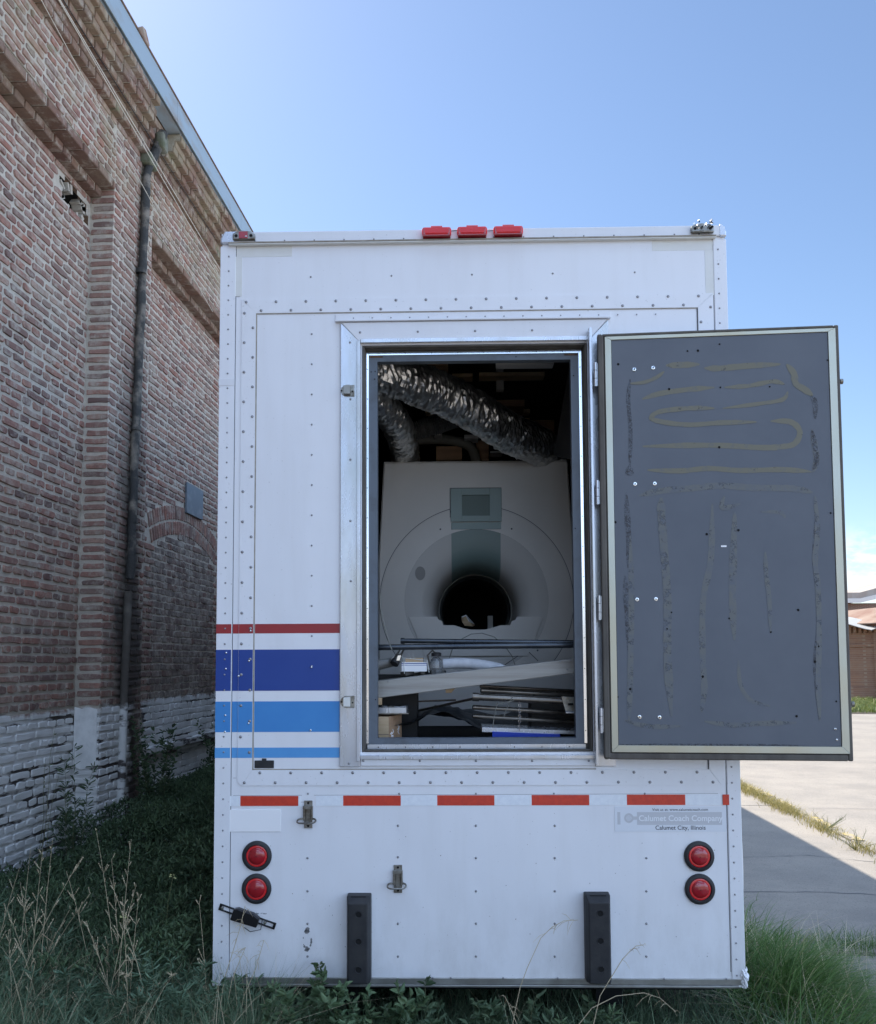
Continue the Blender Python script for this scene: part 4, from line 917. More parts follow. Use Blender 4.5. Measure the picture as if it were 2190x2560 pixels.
# rubber lip round the edge
mb = MB(M['seal'], M['dark'])
ring(mb, .0, DL+.004, DZ0-.006, DZ1+.004, .022, -.010, .030, wt=.014, wb=.03); mb.box((.0, -.016, DZ0), (.028, .02, DZ1-.004), M['seal'])
obj('door_seal', mb, door, .006)
M['brass'] = mat('stained_bright_frame', (.50, .53, .47), .34, .55, (.46, .38, .22), 1.1, .35, .75, sc=(1, 1, .6), rvar=.08)
px0, pz1 = dpx(1527, 852); px1, _ = dpx(2087, 1400); _, pz0 = dpx(1800, 1864)
gx = .034
mb = MB(M['brass']); f0, f1 = gx, DL-.012; b0, b1 = DZ0+.028, DZ1-.012
A_, B_, C_, D_ = (f0, b0), (f1, b0), (f1, b1), (f0, b1); a_, b2_, c_, d_ = (px0, pz0), (px1, pz0), (px1, pz1), (px0, pz1)
for q in ((A_, B_, b2_, a_), (B_, C_, c_, b2_), (C_, D_, d_, c_), (D_, A_, a_, d_)): mb.prism(list(q), -.013, -.0005)
obj('metal_surround', mb, door, .0015)
mb = MB(M['greyp'], M['black'], M['chrome'], M['rust'], M['plate'])
mb.box((px0+.002, -.009, pz0+.002), (px1-.002, -.0006, pz1-.002))
PY = -.009
for u, v in ((1545, 912), (1718, 879), (1744, 878), (1672, 974), (1800, 970), (1923, 968), (2067, 902), (1797, 1119), (1538, 1306), (1845, 1326), (1766, 1336), (1798, 862), (2075, 1283), (2089, 1753), (1822, 1546), (1926, 1580), (1575, 1722), (1756, 1691), (1667, 1572), (1678, 1531), (1544, 1742), (1994, 1525), (1990, 1790), (2045, 1616), (2036, 1654)):
    x, z = dpx(u, v); mb.rivet(x, z, .0042 if (u*7+v) % 3 else .006, PY, M['black'])
x, z = dpx(1808, 1366); mb.box((x-.012, PY-.001, z-.004), (x+.013, PY-.0002, z+.004), M['plate'])
board = obj('inner_board', mb, door)
mb = MB(M['chrome'], M['black'])
for u, v in ((1585, 925), (1632, 921), (1587, 1211), (1636, 1210), (1592, 1499), (1639, 1498), (1598, 1792), (1648, 1793), (2090, 1849), (2086, 1822)):
    x, z = dpx(u, v); r = .0105 if v < 1815 else .006; mb.lathe((x, PY, z), [(r, -.0002), (r*.8, -.003), (r*.5, -.0035), (r*.42, -.001), (.0003, -.001)], 14, M['chrome']); mb.lathe((x, PY-.0036, z), [(r*.3, 0), (.0003, 0)], 6, M['black'])
obj('board_screw', mb, board, smooth=True)
# dried glue streaks on the board
def streakmat(name, col, thr, dens, sc_=34):
    m, nt, b = base_mat(name); f = noisef(nt, sc_, 6, .72, (1, 1, 1), thr-.10, thr+.10, obj=True)
    nt.links.new(mix(nt, math_(nt, 'MULTIPLY', f, dens), (.124, .140, .164), col), b.inputs['Base Color']); b.inputs['Roughness'].default_value = .7
    t = N(nt, 'ShaderNodeBsdfTransparent'); s = N(nt, 'ShaderNodeMixShader'); o = [n for n in nt.nodes if n.type == 'OUTPUT_MATERIAL'][0]
    f2 = noisef(nt, sc_*1.4, 6, .72, (1, 1, 1), thr-.06, thr+.02, obj=True)
    nt.links.new(f2, s.inputs[0]); nt.links.new(t.outputs[0], s.inputs[1]); nt.links.new(b.outputs[0], s.inputs[2]); nt.links.new(s.outputs[0], o.inputs['Surface']); return m
M['glue'] = streakmat('ochre_dried_glue', (.20, .185, .12), .36, .75, 20); M['glue2'] = streakmat('thin_ochre_glue', (.172, .174, .150), .44, .6, 16); M['tar'] = streakmat('dark_glue_crumbs', (.045, .042, .045), .50, 1, 60)
def streak(pts, w, m_, k=0):
    P = [dpx(u, v) for u, v in pts]; Q = []
    for i in range(len(P)-1):
        p0, p1, p2, p3 = P[max(i-1, 0)], P[i], P[i+1], P[min(i+2, len(P)-1)]
        for t in np.linspace(0, 1, 9)[:-1]: Q.append(tuple(.5*((2*p1[c])+(-p0[c]+p2[c])*t+(2*p0[c]-5*p1[c]+4*p2[c]-p3[c])*t*t+(-p0[c]+3*p1[c]-3*p2[c]+p3[c])*t**3) for c in (0, 1)))
    Q.append(P[-1]); n = len(Q); ws = [w/2190*4.1*(.25+.75*min(1, min(i, n-1-i)/5))*(1+.25*noise.noise(Vector((i*.3, k, w)))) for i in range(n)]
    mb = MB(M[m_]); mb.ribbon(Q, ws, PY-.0006-.00025*(k % 4)); o = obj('glue_streak', mb, board)
S_ = [([(1664, 915), (1700, 914), (1748, 912)], 16, 'glue'), ([(1760, 922), (1800, 922), (1870, 916), (1950, 912)], 15, 'glue'), ([(1965, 912), (1983, 935), (1988, 960), (2010, 975), (2030, 990)], 16, 'glue'),
 ([(1575, 960), (1610, 957), (1640, 945), (1660, 930)], 9, 'glue'), ([(1605, 999), (1650, 985), (1720, 975), (1785, 970)], 13, 'glue'), ([(1810, 970), (1870, 966), (1930, 955), (1960, 962)], 11, 'glue'),
 ([(1968, 980), (1955, 1000), (1900, 1010), (1806, 1022)], 10, 'glue'), ([(1785, 1022), (1720, 1022), (1650, 1030), (1628, 1045), (1650, 1055), (1720, 1063), (1800, 1058), (1890, 1056)], 12, 'glue'),
 ([(1925, 1054), (1975, 1056), (1998, 1080), (1985, 1110), (1950, 1118), (1900, 1120), (1780, 1114), (1606, 1117)], 14, 'glue'), ([(1618, 1176), (1700, 1178), (1770, 1172), (1850, 1177), (1950, 1175), (2030, 1180)], 13, 'glue'),
 ([(2026, 990), (2036, 1010), (2036, 1050)], 13, 'tar'), ([(2028, 1075), (2036, 1120), (2040, 1150), (2032, 1175)], 12, 'tar'), ([(2028, 1075), (2036, 1120), (2040, 1150), (2032, 1180)], 15, 'glue2'),
 ([(1597, 1240), (1650, 1228), (1720, 1222), (1800, 1215), (1880, 1220), (1980, 1222), (2030, 1232)], 16, 'glue2'), ([(1575, 950), (1570, 1000), (1576, 1080), (1573, 1180)], 10, 'tar'), ([(1573, 1165), (1573, 1182), (1572, 1190)], 20, 'tar'),
 ([(1565, 1232), (1568, 1300), (1572, 1360), (1570, 1420)], 14, 'tar'), ([(1562, 1440), (1566, 1500), (1570, 1560), (1572, 1640)], 15, 'tar'), ([(1575, 1340), (1578, 1500), (1575, 1700), (1572, 1800)], 14, 'glue2'),
 ([(1652, 1245), (1653, 1290), (1660, 1380), (1668, 1500), (1668, 1640), (1678, 1790)], 20, 'glue2'), ([(1780, 1260), (1776, 1400), (1757, 1500), (1756, 1640), (1760, 1720), (1753, 1780)], 15, 'glue2'), ([(1836, 1280), (1832, 1400), (1830, 1500), (1835, 1600)], 18, 'glue2'),
 ([(1912, 1380), (1914, 1430), (1922, 1500), (1925, 1580)], 11, 'glue2'), ([(2036, 1240), (2042, 1330), (2036, 1400), (2044, 1480), (2046, 1600), (2044, 1700), (2048, 1800)], 13, 'glue2'), ([(2036, 1300), (2034, 1400), (2044, 1500)], 9, 'tar'), ([(2044, 1560), (2036, 1660), (2046, 1800)], 8, 'tar'),
 ([(1760, 1803), (1830, 1812), (1900, 1808), (1990, 1806)], 12, 'glue2'), ([(1560, 1800), (1620, 1815), (1700, 1815)], 12, 'glue2'), ([(1845, 1650), (1850, 1710), (1875, 1750), (1925, 1765)], 10, 'glue2'), ([(1540, 1780), (1538, 1860)], 8, 'tar'), ([(1545, 1861), (1700, 1861), (1900, 1862), (2000, 1863)], 5, 'tar'),
 ([(1810, 1240), (1805, 1270), (1850, 1260)], 12, 'glue2'), ([(1900, 1280), (1950, 1282), (1962, 1296)], 9, 'glue2')]
for k, (p, w_, m_) in enumerate(S_): streak(p, w_, m_, k)
# hinges and latch pins
for v in (940, 1233, 1520, 1800):
    z = tz(v, 1483, -.06)
    mb = MB(M['white2'], M['steel']); mb.tube([(-.012, -.004, z-.058), (-.012, -.004, z+.058)], .0085, 10, M['framew']); mb.box((-.012, .000, z-.055), (.012, .004, z+.055), M['framew'])
    for q in (-.02, .02): mb.tube([(-.012, -.004, z+q-.001), (-.012, -.004, z+q+.001)], .0092, 10, M['black'])
    obj('hinge', mb, door, smooth=True)
mb = MB(M['framew'], M['seam'])
mb.box((txx(1477, 1400, -.012), -.070, tz(1908)), (txx(1484, 1400, -.012), -.0125, tz(835))); mb.box((txx(1475, 1400), -.018, tz(1908)), (txx(1487, 1400), -.0125, tz(835)), M['white2']); T('hinge_plate', mb, bevel=.002)
for v in (951, 1761):
    _, z = dpx(2100, v); mb = MB(M['steel']); mb.tube([(DL-.02, .02, z), (DL+.022, .02, z)], .0075, 10); mb.tube([(DL+.012, .02, z), (DL+.024, .02, z)], .0125, 12); obj('latch_pin', mb, door, smooth=True)
mb = MB(M['alu']); mb.tube([(DL+.002, .05, DZ0+.35), (DL+.014, .05, DZ0+.75), (DL+.002, .05, DZ1-.3)], .008, 8); obj('latch_rod', mb, door, smooth=True)
# ================================================================== the scanner inside
Y0 = 1.5; cx = 1.292; cz = 1.883
sc_ = thing('medical_scanner', 'large round-bore grey body scanner filling the open doorway', 'scanner', TM @ Matrix.Translation((cx, Y0, 1.06)))
def SP(name, mb, parent=None, **k):
    mb.v = [(x-cx, y-Y0, z-1.06) for x, y, z in mb.v]; return obj(name, mb, parent or sc_, **k)
mb = MB(M['mri']); top = tz(1152, 1190, Y0); rr = .472; n = 96; vs = []; O = []
def outer(a):
    # intersection of the ray at angle a with the rounded outline of the housing
    c, s = math.cos(a), math.sin(a); 
    z1 = top-cz; z0 = 1.07-cz; t = 9
    for _ in range(1):
        tx = (.645)/abs(c) if abs(c) > 1e-6 else 9; tz_ = (z1/s if s > 0 else z0/s) if abs(s) > 1e-6 else 9; t = min(tx, tz_)
    z = s*t; x = c*t
    w = .645-.036*max(0, min(1, (z-.25)/(z1-.25)))
    if abs(x) > w: x = math.copysign(w, x)
    return x, z
angs = sorted(set([2*math.pi*i/n for i in range(n)]+[math.atan2(sz*(top-cz) if sz > 0 else 1.07-cz, sx_*.609 if sz > 0 else sx_*.645) % (2*math.pi) for sx_ in (-1, 1) for sz in (-1, 1)]))
k = len(angs)
for a in angs: vs.append((cx+rr*math.cos(a), Y0, cz+rr*math.sin(a)))
for a in angs: x, z = outer(a); vs.append((cx+x*.985, Y0, cz+z*(.985 if z > 0 else 1)))
for a in angs: x, z = outer(a); vs.append((cx+x, Y0+.012, cz+z))
for a in angs: x, z = outer(a); vs.append((cx+x, Y0+2.1, cz+z))
mb.add(vs, [(j*k+i, j*k+(i+1) % k, (j+1)*k+(i+1) % k, (j+1)*k+i) for j in range(3) for i in range(k)])
SP('housing', mb, smooth=False)
# flared mouth: a darker ring turning into the bore, with the green-grey band across its top
m, nt_, b = base_mat('scanner_flare'); tcx = N(nt_, 'ShaderNodeTexCoord'); sp3 = N(nt_, 'ShaderNodeSeparateXYZ'); nt_.links.new(tcx.outputs['Object'], sp3.inputs[0])
ab = math_(nt_, 'LESS_THAN', math_(nt_, 'ABSOLUTE', sp3.outputs['X']), .162); up_ = math_(nt_, 'GREATER_THAN', sp3.outputs['Z'], .85)
nt_.links.new(mix(nt_, math_(nt_, 'MULTIPLY', ab, up_), (.52, .505, .475), (.185, .255, .24)), b.inputs['Base Color']); b.inputs['Roughness'].default_value = .42
M['flare'] = m
mb = MB(M['flare']); prof = [(.4715, 1.5, 1.883), (.44, 1.502, 1.881), (.40, 1.505, 1.878), (.36, 1.511, 1.872), (.33, 1.521, 1.865), (.305, 1.540, 1.857), (.287, 1.57, 1.848), (.273, 1.62, 1.840), (.264, 1.70, 1.834), (.258, 1.80, 1.83), (.257, 1.92, 1.83)]
vs = []; n = 128
for r, y, z in prof: vs += [(cx+.003*0+r*math.cos(6.2831853*i/n), y, z+r*math.sin(6.2831853*i/n)) for i in range(n)]
mb.add(vs, [(j*n+i, j*n+(i+1) % n, (j+1)*n+(i+1) % n, (j+1)*n+i) for j in range(len(prof)-1) for i in range(n)]); SP('flared_mouth', mb, smooth=True)
M['bore'] = mat('bore_lining', (.10, .11, .11), .3); M['rim'] = mat('pale_bore_rim', (.42, .42, .38), .35)
mb = MB(M['rim'], M['bore'])
for pr_, mm_ in (([(.2575, 1.915), (.253, 1.908), (.249, 1.915)], M['rim']), ([(.249, 1.915), (.246, 2.10), (.243, 2.11), (.238, 2.12)], M['bore']), ([(.238, 2.12), (.238, 3.56)], M['black'])): mb.lathe((cx, 0, 1.83), pr_, 96, mm_)  # black tunnel and end: the bore's inner shade put into the colour
mb.box((cx-.17, 1.98, 1.60), (cx+.17, 3.5, 1.655), M['black']); mb.lathe((cx, 0, 1.83), [(.238, 3.55), (.0004, 3.56)], 48, M['black']); SP('bore', mb, smooth=True)
a, b_ = tp(1127, 1305, Y0), tp(1253, 1221, Y0); s0, s1 = tp(1155, 1290, Y0), tp(1224, 1238, Y0)
mb = MB(M['mrig']); d = Y0-.016
mb.box((a.x, d, a.z), (s0.x, Y0-.0005, b_.z)); mb.box((s1.x, d, a.z), (b_.x, Y0-.0005, b_.z)); mb.box((s0.x, d, s1.z), (s1.x, Y0-.0005, b_.z)); mb.box((s0.x, d, a.z), (s1.x, Y0-.0005, s0.z))
c = tp(1129, 1360, Y0); mb.box((a.x+.003, Y0-.004, 2.3535), (b_.x-.003, Y0-.0005, a.z-.004)); pan = SP('control_panel', mb, bevel=.003)
mb = MB(M['mris']); mb.box((s0.x, Y0-.005, s0.z), (s1.x, Y0-.0006, s1.z)); SP('screen', mb, pan)
P_ = [(1022, 1542), (1093, 1542), (1097, 1550), (1105, 1552), (1108, 1563), (1135, 1563), (1160, 1571), (1178, 1574), (1212, 1574), (1228, 1570), (1252, 1563), (1275, 1563), (1280, 1552), (1288, 1550), (1292, 1542), (1358, 1542), (1336, 1600), (1318, 1640), (1062, 1640), (1046, 1600)]
mb = MB(M['mri']); mb.prism([(tp(u, v, Y0).x, tp(u, v, Y0).z) for u, v in P_], Y0-.010, Y0+.06); SP('lower_cover', mb, bevel=.002)
mb = MB(M['gap'], M['mri2']);
def arcpts(r, a0, a1, n=60, c=(cx, 1.878)): return [(c[0]+r*math.cos(R(a0+(a1-a0)*i/n)), c[1]+r*math.sin(R(a0+(a1-a0)*i/n))) for i in range(n+1)]
mb.ribbon(arcpts(.634, 74.5, -50), .004, Y0-.0012); mb.ribbon(arcpts(.626, 74.5, -50), .0025, Y0-.0012, M['mri2']); mb.ribbon(arcpts(.634, 105.5, 230), .004, Y0-.0012); mb.ribbon(arcpts(.626, 105.5, 230), .0025, Y0-.0012, M['mri2'])
for q in ((-1), 1):
    mb.ribbon([(cx+q*.166, 2.48), (cx+q*.169, a.z+.03), (cx+q*.169, b_.z+.004)], .004, Y0-.0013)
mb.ribbon([(cx-.169, b_.z+.004), (cx+.169, b_.z+.004)], .004, Y0-.0013)
for (u0, v0), (u1, v1) in (((1262, 1662), (1317, 1625)), ((1317, 1625), (1345, 1652))): p, q = tp(u0, v0, Y0), tp(u1, v1, Y0); mb.ribbon([(p.x, p.z), (q.x, q.z)], .005, Y0-.0012)
for u, v in ((1101, 1323), (1279, 1322), (1344, 1626)): p = tp(u, v, Y0); mb.rivet(p.x, p.z, .006, Y0-.0005, M['gap'])
p = tp(1051, 1434, 1.53)
SP('panel_joint', mb)
mb = MB(mat('speaker_mesh_grey', (.30, .295, .28), .6)); 
nrm = Vector((-.04, -1, .0)).normalized(); c = Vector((p.x, 1.4975, p.z)); t_ = Vector((1, -.04, 0)).normalized(); vs = [c+t_*.034*math.cos(6.283*i/28)+Vector((0, 0, .045))*math.sin(6.283*i/28) for i in range(28)]
mb.add(vs+[v-nrm*.02 for v in vs], [tuple(range(28))]+[(i, (i+1) % 28, (i+1) % 28+28, i+28) for i in range(28)]); SP('speaker_disc', mb)
# scrap left in the bore, a strut seen through it
mb = MB(M['woodl'], M['plate']); p = tp(1172, 1556, 2.15)
vs = [(p.x-.055, 2.15, p.z+.035), (p.x-.02, 2.13, p.z+.05), (p.x+.045, 2.2, p.z-.02), (p.x+.03, 2.12, p.z-.03), (p.x-.03, 2.10, p.z-.025), (p.x-.05, 2.12, p.z+.005)]
mb.add(vs, [(0, 1, 2, 3, 4, 5)]); mb.add([(v[0], v[1]-.004, v[2]+.006) for v in vs[:3]]+[(p.x+.01, 2.12, p.z)], [(0, 1, 2, 3)], M['plate'])
single('packing_scrap', mb, 'torn scrap of white and yellow packing lying inside the scanner bore', 'scrap', smooth=False)
mb = MB(M['mri2']); p = tp(1226, 1570, 2.6); mb.box((p.x-.02, 2.6, 1.655), (p.x+.02, 2.66, 1.655+.16)); single('short_post', mb, 'short dim upright post standing inside the scanner bore', 'post', bevel=.002)
# ================================================================== ducts and hoses over the scanner
def duct(name, label, pts, r, ripple, step, m_, n=36, cat='duct', amp=.25, smooth=True):
    P = [tp(u, v, y) for u, v, y in pts]; Q = []
    for i in range(len(P)-1):
        p0, p1, p2, p3 = P[max(i-1, 0)], P[i], P[i+1], P[min(i+2, len(P)-1)]
        k = max(4, int((p2-p1).length/step))
        for j in range(k): t = j/k; Q.append(.5*((2*p1)+(-p0+p2)*t+(2*p0-5*p1+4*p2-p3)*t*t+(-p0+3*p1-3*p2+p3)*t**3))
    Q.append(P[-1]); up = None; vs = []; fs = []
    for i, p in enumerate(Q):
        t = (Q[min(i+1, len(Q)-1)]-Q[max(i-1, 0)]).normalized()
        if up is None: up = t.orthogonal().normalized()
        up = (up-t*up.dot(t)).normalized(); w = t.cross(up)
        for k in range(n):
            a = 6.2831853*k/n; dv = up*math.cos(a)+w*math.sin(a); q = p+dv*r
            nn = noise.noise(q*9)*.6+abs(noise.noise(q*27+t*i*.05))*.8+(abs(noise.noise(q*70))*.8 if amp > 0 else 0)
            rad = r*(1+amp*.42*(nn-.35))+ripple*math.sin(i*1.45+1.5*noise.noise(q*9)*amp*4)
            vs.append(p+dv*rad)
    fs = [(i*n+k, i*n+(k+1) % n, (i+1)*n+(k+1) % n, (i+1)*n+k) for i in range(len(Q)-1) for k in range(n)]
    mb = MB(m_); mb.add(vs, fs); return single(name, mb, label, cat, smooth=smooth)
duct('foil_duct', 'thick crinkled foil duct sloping down right across the top of the doorway', [(880, 905, .45), (985, 940, .6), (1080, 975, .8), (1190, 1030, 1.0), (1285, 1088, 1.25), (1342, 1112, 1.45), (1370, 1140, 1.66), (1374, 1200, 1.70)], .124, .0015, .0125, M['foil'], 40, smooth=False, amp=.33)
duct('foil_duct', 'shorter crinkled foil duct hanging down the left side of the doorway', [(895, 965, .7), (950, 1010, .85), (990, 1060, 1.1), (1008, 1110, 1.45), (1014, 1145, 1.64), (1016, 1200, 1.66)], .096, .0015, .0115, M['foil'], 34, smooth=False, amp=.33)
M['hose'] = mat('dark_ribbed_hose_plastic', (.07, .07, .07), .4); M['hosel'] = mat('dull_pale_hose', (.22, .22, .19), .5)
duct('ribbed_hose', 'dark ribbed hose passing behind the thick foil duct', [(1020, 1082, 1.35), (1080, 1065, 1.35), (1140, 1045, 1.4), (1230, 1030, 1.5)], .062, .0045, .0032, M['hose'], 28, 'hose', 0)
duct('smooth_hose', 'pale smooth hose arching over the top of the scanner', [(1040, 1100, 1.9), (1100, 1098, 1.9), (1150, 1105, 1.9), (1180, 1122, 1.9), (1192, 1160, 1.9)], .035, 0, .03, M['hosel'], 16, 'hose', 0)
for (u0, u1, v0, v1, y, m_), lb in zip(((1090, 1155, 1115, 1150, 1.95, 0), (1190, 1222, 1100, 1150, 2.0, 0), (1160, 1196, 1086, 1096, 1.8, 1), (1225, 1258, 1127, 1132, 1.7, 1), (1085, 1104, 1080, 1088, 1.7, 1)),
    ('brown box on top of the scanner under the pale hose', 'narrow upright brown box on top of the scanner, right of the pale hose', 'grey fitting above the bend of the pale hose', 'small pale block on the scanner top near the duct end', 'small pale block under the ribbed hose')):
    mb = MB(M['mri2'] if m_ else M['wood']); a, b = tp(u0, v1, y), tp(u1, v0, y); mb.box((a.x, y, a.z), (b.x, y+.15, b.z)); single('equipment_box', mb, lb, 'equipment', smooth=False, bevel=.004)
# ================================================================== loose things stacked in the doorway
def pipe(name, label, p0, p1, r, m_, cat='pipe', hollow=False, n=18, group=None, collar=None):
    a, b = tp(*p0), tp(*p1); mb = MB(m_); d = (b-a).normalized(); mb.tube([a, b], r, n)
    if hollow: mb.tube([a-d*.0006, a-d*.0004], r*.8, n, M['black'])
    if collar:
        for t0, t1, k in collar: mb.tube([a.lerp(b, t0), a.lerp(b, t1)], r*k, n)
    return single(name, mb, label, cat, group)
M['pipe'] = mat('dark_glossy_tube', (.05, .06, .075), .25, .7, (.09, .10, .11), 8); M['tubes'] = mat('dull_steel_tube', (.24, .22, .19), .32, .8, (.13, .11, .09), 9, rvar=.1); M['tubeb'] = mat('brown_steel_tube', (.17, .14, .11), .4, .7, (.09, .07, .055), 9)
pipe('long_bar', 'front one of the two long dark bars lying across the doorway', (905, 1619, .30), (1470, 1612, .30), .0150, M['pipe'])
pipe('long_bar', 'rear long dark bar with a visible left end, behind the other one', (1002, 1602, .48), (1470, 1607, .42), .0130, M['pipe'], collar=[(0, .02, 1.25)])
# tilted board: an aluminium-grey channel with a folded lip
M['board'] = mat('scuffed_grey_board', (.40, .39, .36), .5, .25, (.28, .26, .23), 10, .4, .7, sc=(.15, 1, 3), bmp=.2, bscale=50)
a0, a1, b1, b0 = tp(900, 1707, .22), tp(900, 1751, .22), tp(1480, 1678, .22), tp(1480, 1642, .22)
mb = MB(M['board'], M['rivet']); mb.prism([(a1.x, a1.z), (b1.x, b1.z), (b0.x, b0.z), (a0.x, a0.z)], .22, .32)
for u, v in ((970, 1704), (1401, 1654), (1418, 1673), (1427, 1651)): p = tp(u, v, .22); mb.rivet(p.x, p.z, .0035, .2195)
single('tilted_board', mb, 'scuffed grey board lying tilted across the doorway above the steel tubes', 'board', smooth=False, bevel=.004)
M['foam'] = mat('white_foam', (.75, .77, .80), .8, 0, (.62, .64, .68), 20, bmp=.5, bscale=40)
duct('foam_roll', 'white foam roll lying behind the tilted board', [(1108, 1660, .42), (1150, 1658, .42), (1200, 1662, .42), (1250, 1672, .42), (1280, 1690, .42)], .028, 0, .02, M['foam'], 14, 'foam', .15)
# bottle
m, nt_, b = base_mat('clear_glass'); b.inputs['Transmission Weight'].default_value = .85; b.inputs['Roughness'].default_value = .08; b.inputs['Base Color'].default_value = (.75, .78, .8, 1); M['glass'] = m
p = tp(1091, 1686, .34); mb = MB(M['glass'], M['dark']); mb.lathe((p.x, p.y, p.z), [(.0004, 0), (.030, 0), (.033, .006), (.033, .06), (.028, .078), (.014, .09), (.013, .098)], 20, ax='z'); 
bt_ = thing('glass_bottle', 'small clear bottle with a black cap standing behind the tilted board', 'bottle', TM @ Matrix.Translation((p.x, p.y, p.z)))
mb.v = [(x-p.x, y-p.y, z-p.z) for x, y, z in mb.v]; obj('glass_body', mb, bt_, smooth=True)
mb = MB(M['dark']); mb.lathe((0, 0, .098), [(.026, -.004), (.026, .012), (.018, .016), (.0004, .017)], 16, ax='z'); obj('cap', mb, bt_, smooth=True)
mb = MB(M['seal']); p2 = p; mb.tube([(p.x-.03, p.y, p.z+.03), (p.x-.045, p.y, p.z+.10), (p.x-.02, p.y, p.z+.125), (p.x+.0, p.y, p.z+.105)], .005, 8); single('bent_tube', mb, 'bent brown rubber tube leaning over the glass bottle', 'tube')
# basket / box with blue lines
a, b = tp(1004, 1679, .33), tp(1067, 1655, .33); mb = MB(M['plate'], M['navy'], M['woodl'])
mb.box((a.x, .33, a.z), (b.x, .45, b.z)); mb.box((a.x-.001, .329, b.z-.010), (b.x+.001, .3299, b.z-.006), M['navy']); mb.box((a.x-.001, .329, b.z-.018), (b.x+.001, .3299, b.z-.016), M['navy'])
mb.box((a.x+.02, .34, b.z), (b.x-.02, .44, b.z+.02), M['woodl'])
single('small_carton', mb, 'small white carton with blue lines beside the glass bottle', 'carton', smooth=False, bevel=.003)
mb = MB(M['cream']); zt = b.z+.012
mb.tube([(a.x+.015, .325, a.z-.01), (a.x+.012, .325, zt+.01), (b.x-.03, .32, zt), (b.x+.002, .325, zt-.002), (b.x+.012, .325, a.z-.005)], .002, 6)
for dx in (-.035, .0, .015): mb.tube([(a.x+.05+dx, .33, zt+.004), (a.x+.035+dx*1.6, .33, zt+.035)], .0013, 5)
single('bent_wires', mb, 'bent pale wires sticking up round the small white carton', 'wire')
# elbow connectors
mb = MB(M['dark'], M['chrome']); p, q = tp(1012, 1612, .38), tp(990, 1652, .32); mb.tube([p, p.lerp(q, .5), q], [.012, .014, .020], 12, M['steel']); mb.tube([q, q+(q-p).normalized()*.022], .023, 12, M['dark']); r_ = tp(997, 1645, .29); mb.obox(r_, (1, 0, 0), (0, 1, 0), (.3, 0, 1), .008, .004, .013, M['chrome']); single('hose_connector', mb, 'black hose connector with a shiny clip at the left of the doorway', 'connector')
mb = MB(M['mri2']); P__ = [tp(u, v, y) for u, v, y in ((905, 1670, .5), (950, 1662, .5), (980, 1655, .48), (990, 1650, .42))]; mb.tube(P__, .026, 14); single('grey_sleeve', mb, 'short grey fabric sleeve below the black hose connector', 'sleeve')
mb = MB(M['mri2'], M['dark']); random.seed(6)
for i in range(9):
    u = random.uniform(948, 1110); v = 1692+random.uniform(-10, 8)-(u-950)*.09; p = tp(u, v, .38+random.uniform(-.03, .06)); mb.obox(p, (math.cos(i), math.sin(i), .2), (-math.sin(i), math.cos(i), 0), (-.2, 0, 1), random.uniform(.015, .04), random.uniform(.01, .03), random.uniform(.008, .018), random.choice([M['mri2'], M['dark'], M['seal']]))
single('mixed_scrap', mb, 'heap of grey fittings and foam scraps behind the left end of the tilted board', 'scrap heap', smooth=False, bevel=.004)
# thin cable loop in front of the scanner
mb = MB(M['hosel']); P__ = [tp(u, v, .6) for u, v in ((1122, 1650), (1130, 1625), (1150, 1600), (1178, 1585), (1205, 1583), (1235, 1592), (1262, 1615), (1280, 1640), (1290, 1670))]; mb.tube(P__, .0028, 6); single('cable_loop', mb, 'thin cable standing in an arc in front of the scanner', 'cable')
mb = MB(M['hosel']); P__ = [tp(u, v, .12) for u, v in ((949, 1480), (951, 1520), (960, 1560), (972, 1605), (980, 1625))]; mb.tube(P__, .0028, 6); single('hanging_cable', mb, 'thin pale cable hanging down beside the left jamb', 'cable')
# steel tubes
tg = 'steel tubes stacked under the tilted board'
for lab, p0, p1, r, m_, col in (
  ('topmost thin steel tube of the stack, just under the board', (1200, 1716, .36), (1500, 1731, .5), .009, 'tubeb', None),
  ('second steel tube of the stack, with a collar near its left end', (1202, 1726, .33), (1500, 1742, .45), .0145, 'tubes', [(0, .12, 1.12)]),
  ('thickest steel tube of the stack, with a clamped left end', (1181, 1742, .25), (1420, 1754, .25), .0170, 'tubes', [(0, .07, 1.28), (.11, .12, 1.1)]),
  ('dark tube below the thickest one in the stack', (1182, 1768, .30), (1450, 1784, .40), .0120, 'tubes', None),
  ('lowest tube of the stack, above the blue panel', (1182, 1790, .33), (1450, 1806, .42), .0125, 'tubes', None),
  ('lone slanting tube left of the stacked ones', (1035, 1779, .60), (1186, 1746, .28), .0065, 'tubes', None),
  ('thin rod under the left half of the tilted board', (955, 1757, .55), (1140, 1750, .55), .0050, 'tubeb', None)):
    pipe('steel_tube', lab, p0, p1, r, M[m_], 'tube', True, group=tg, collar=col)
mb = MB(M['steel'], M['black'], M['framew']); a, b = tp(1403, 1778, .24), tp(1450, 1742, .24); mb.prism([(a.x, b.z+.003), (b.x+.03, b.z-.004), (b.x+.03, a.z), (a.x+.02, a.z+.002), (a.x+.008, b.z-.03)], .225, .24); mb.box((a.x+.033, .222, (a.z+b.z)/2-.006), (a.x+.06, .2245, (a.z+b.z)/2+.006), M['black']); mb.prism([(a.x+.018, a.z+.001), (b.x+.03, a.z-.001), (b.x+.03, a.z-.010), (a.x+.02, a.z-.007)], .20, .235, M['framew'])
single('slotted_bracket', mb, 'steel bracket with a slot at the right end of the tubes', 'bracket', smooth=False, bevel=.001)
mb = MB(M['hosel'])
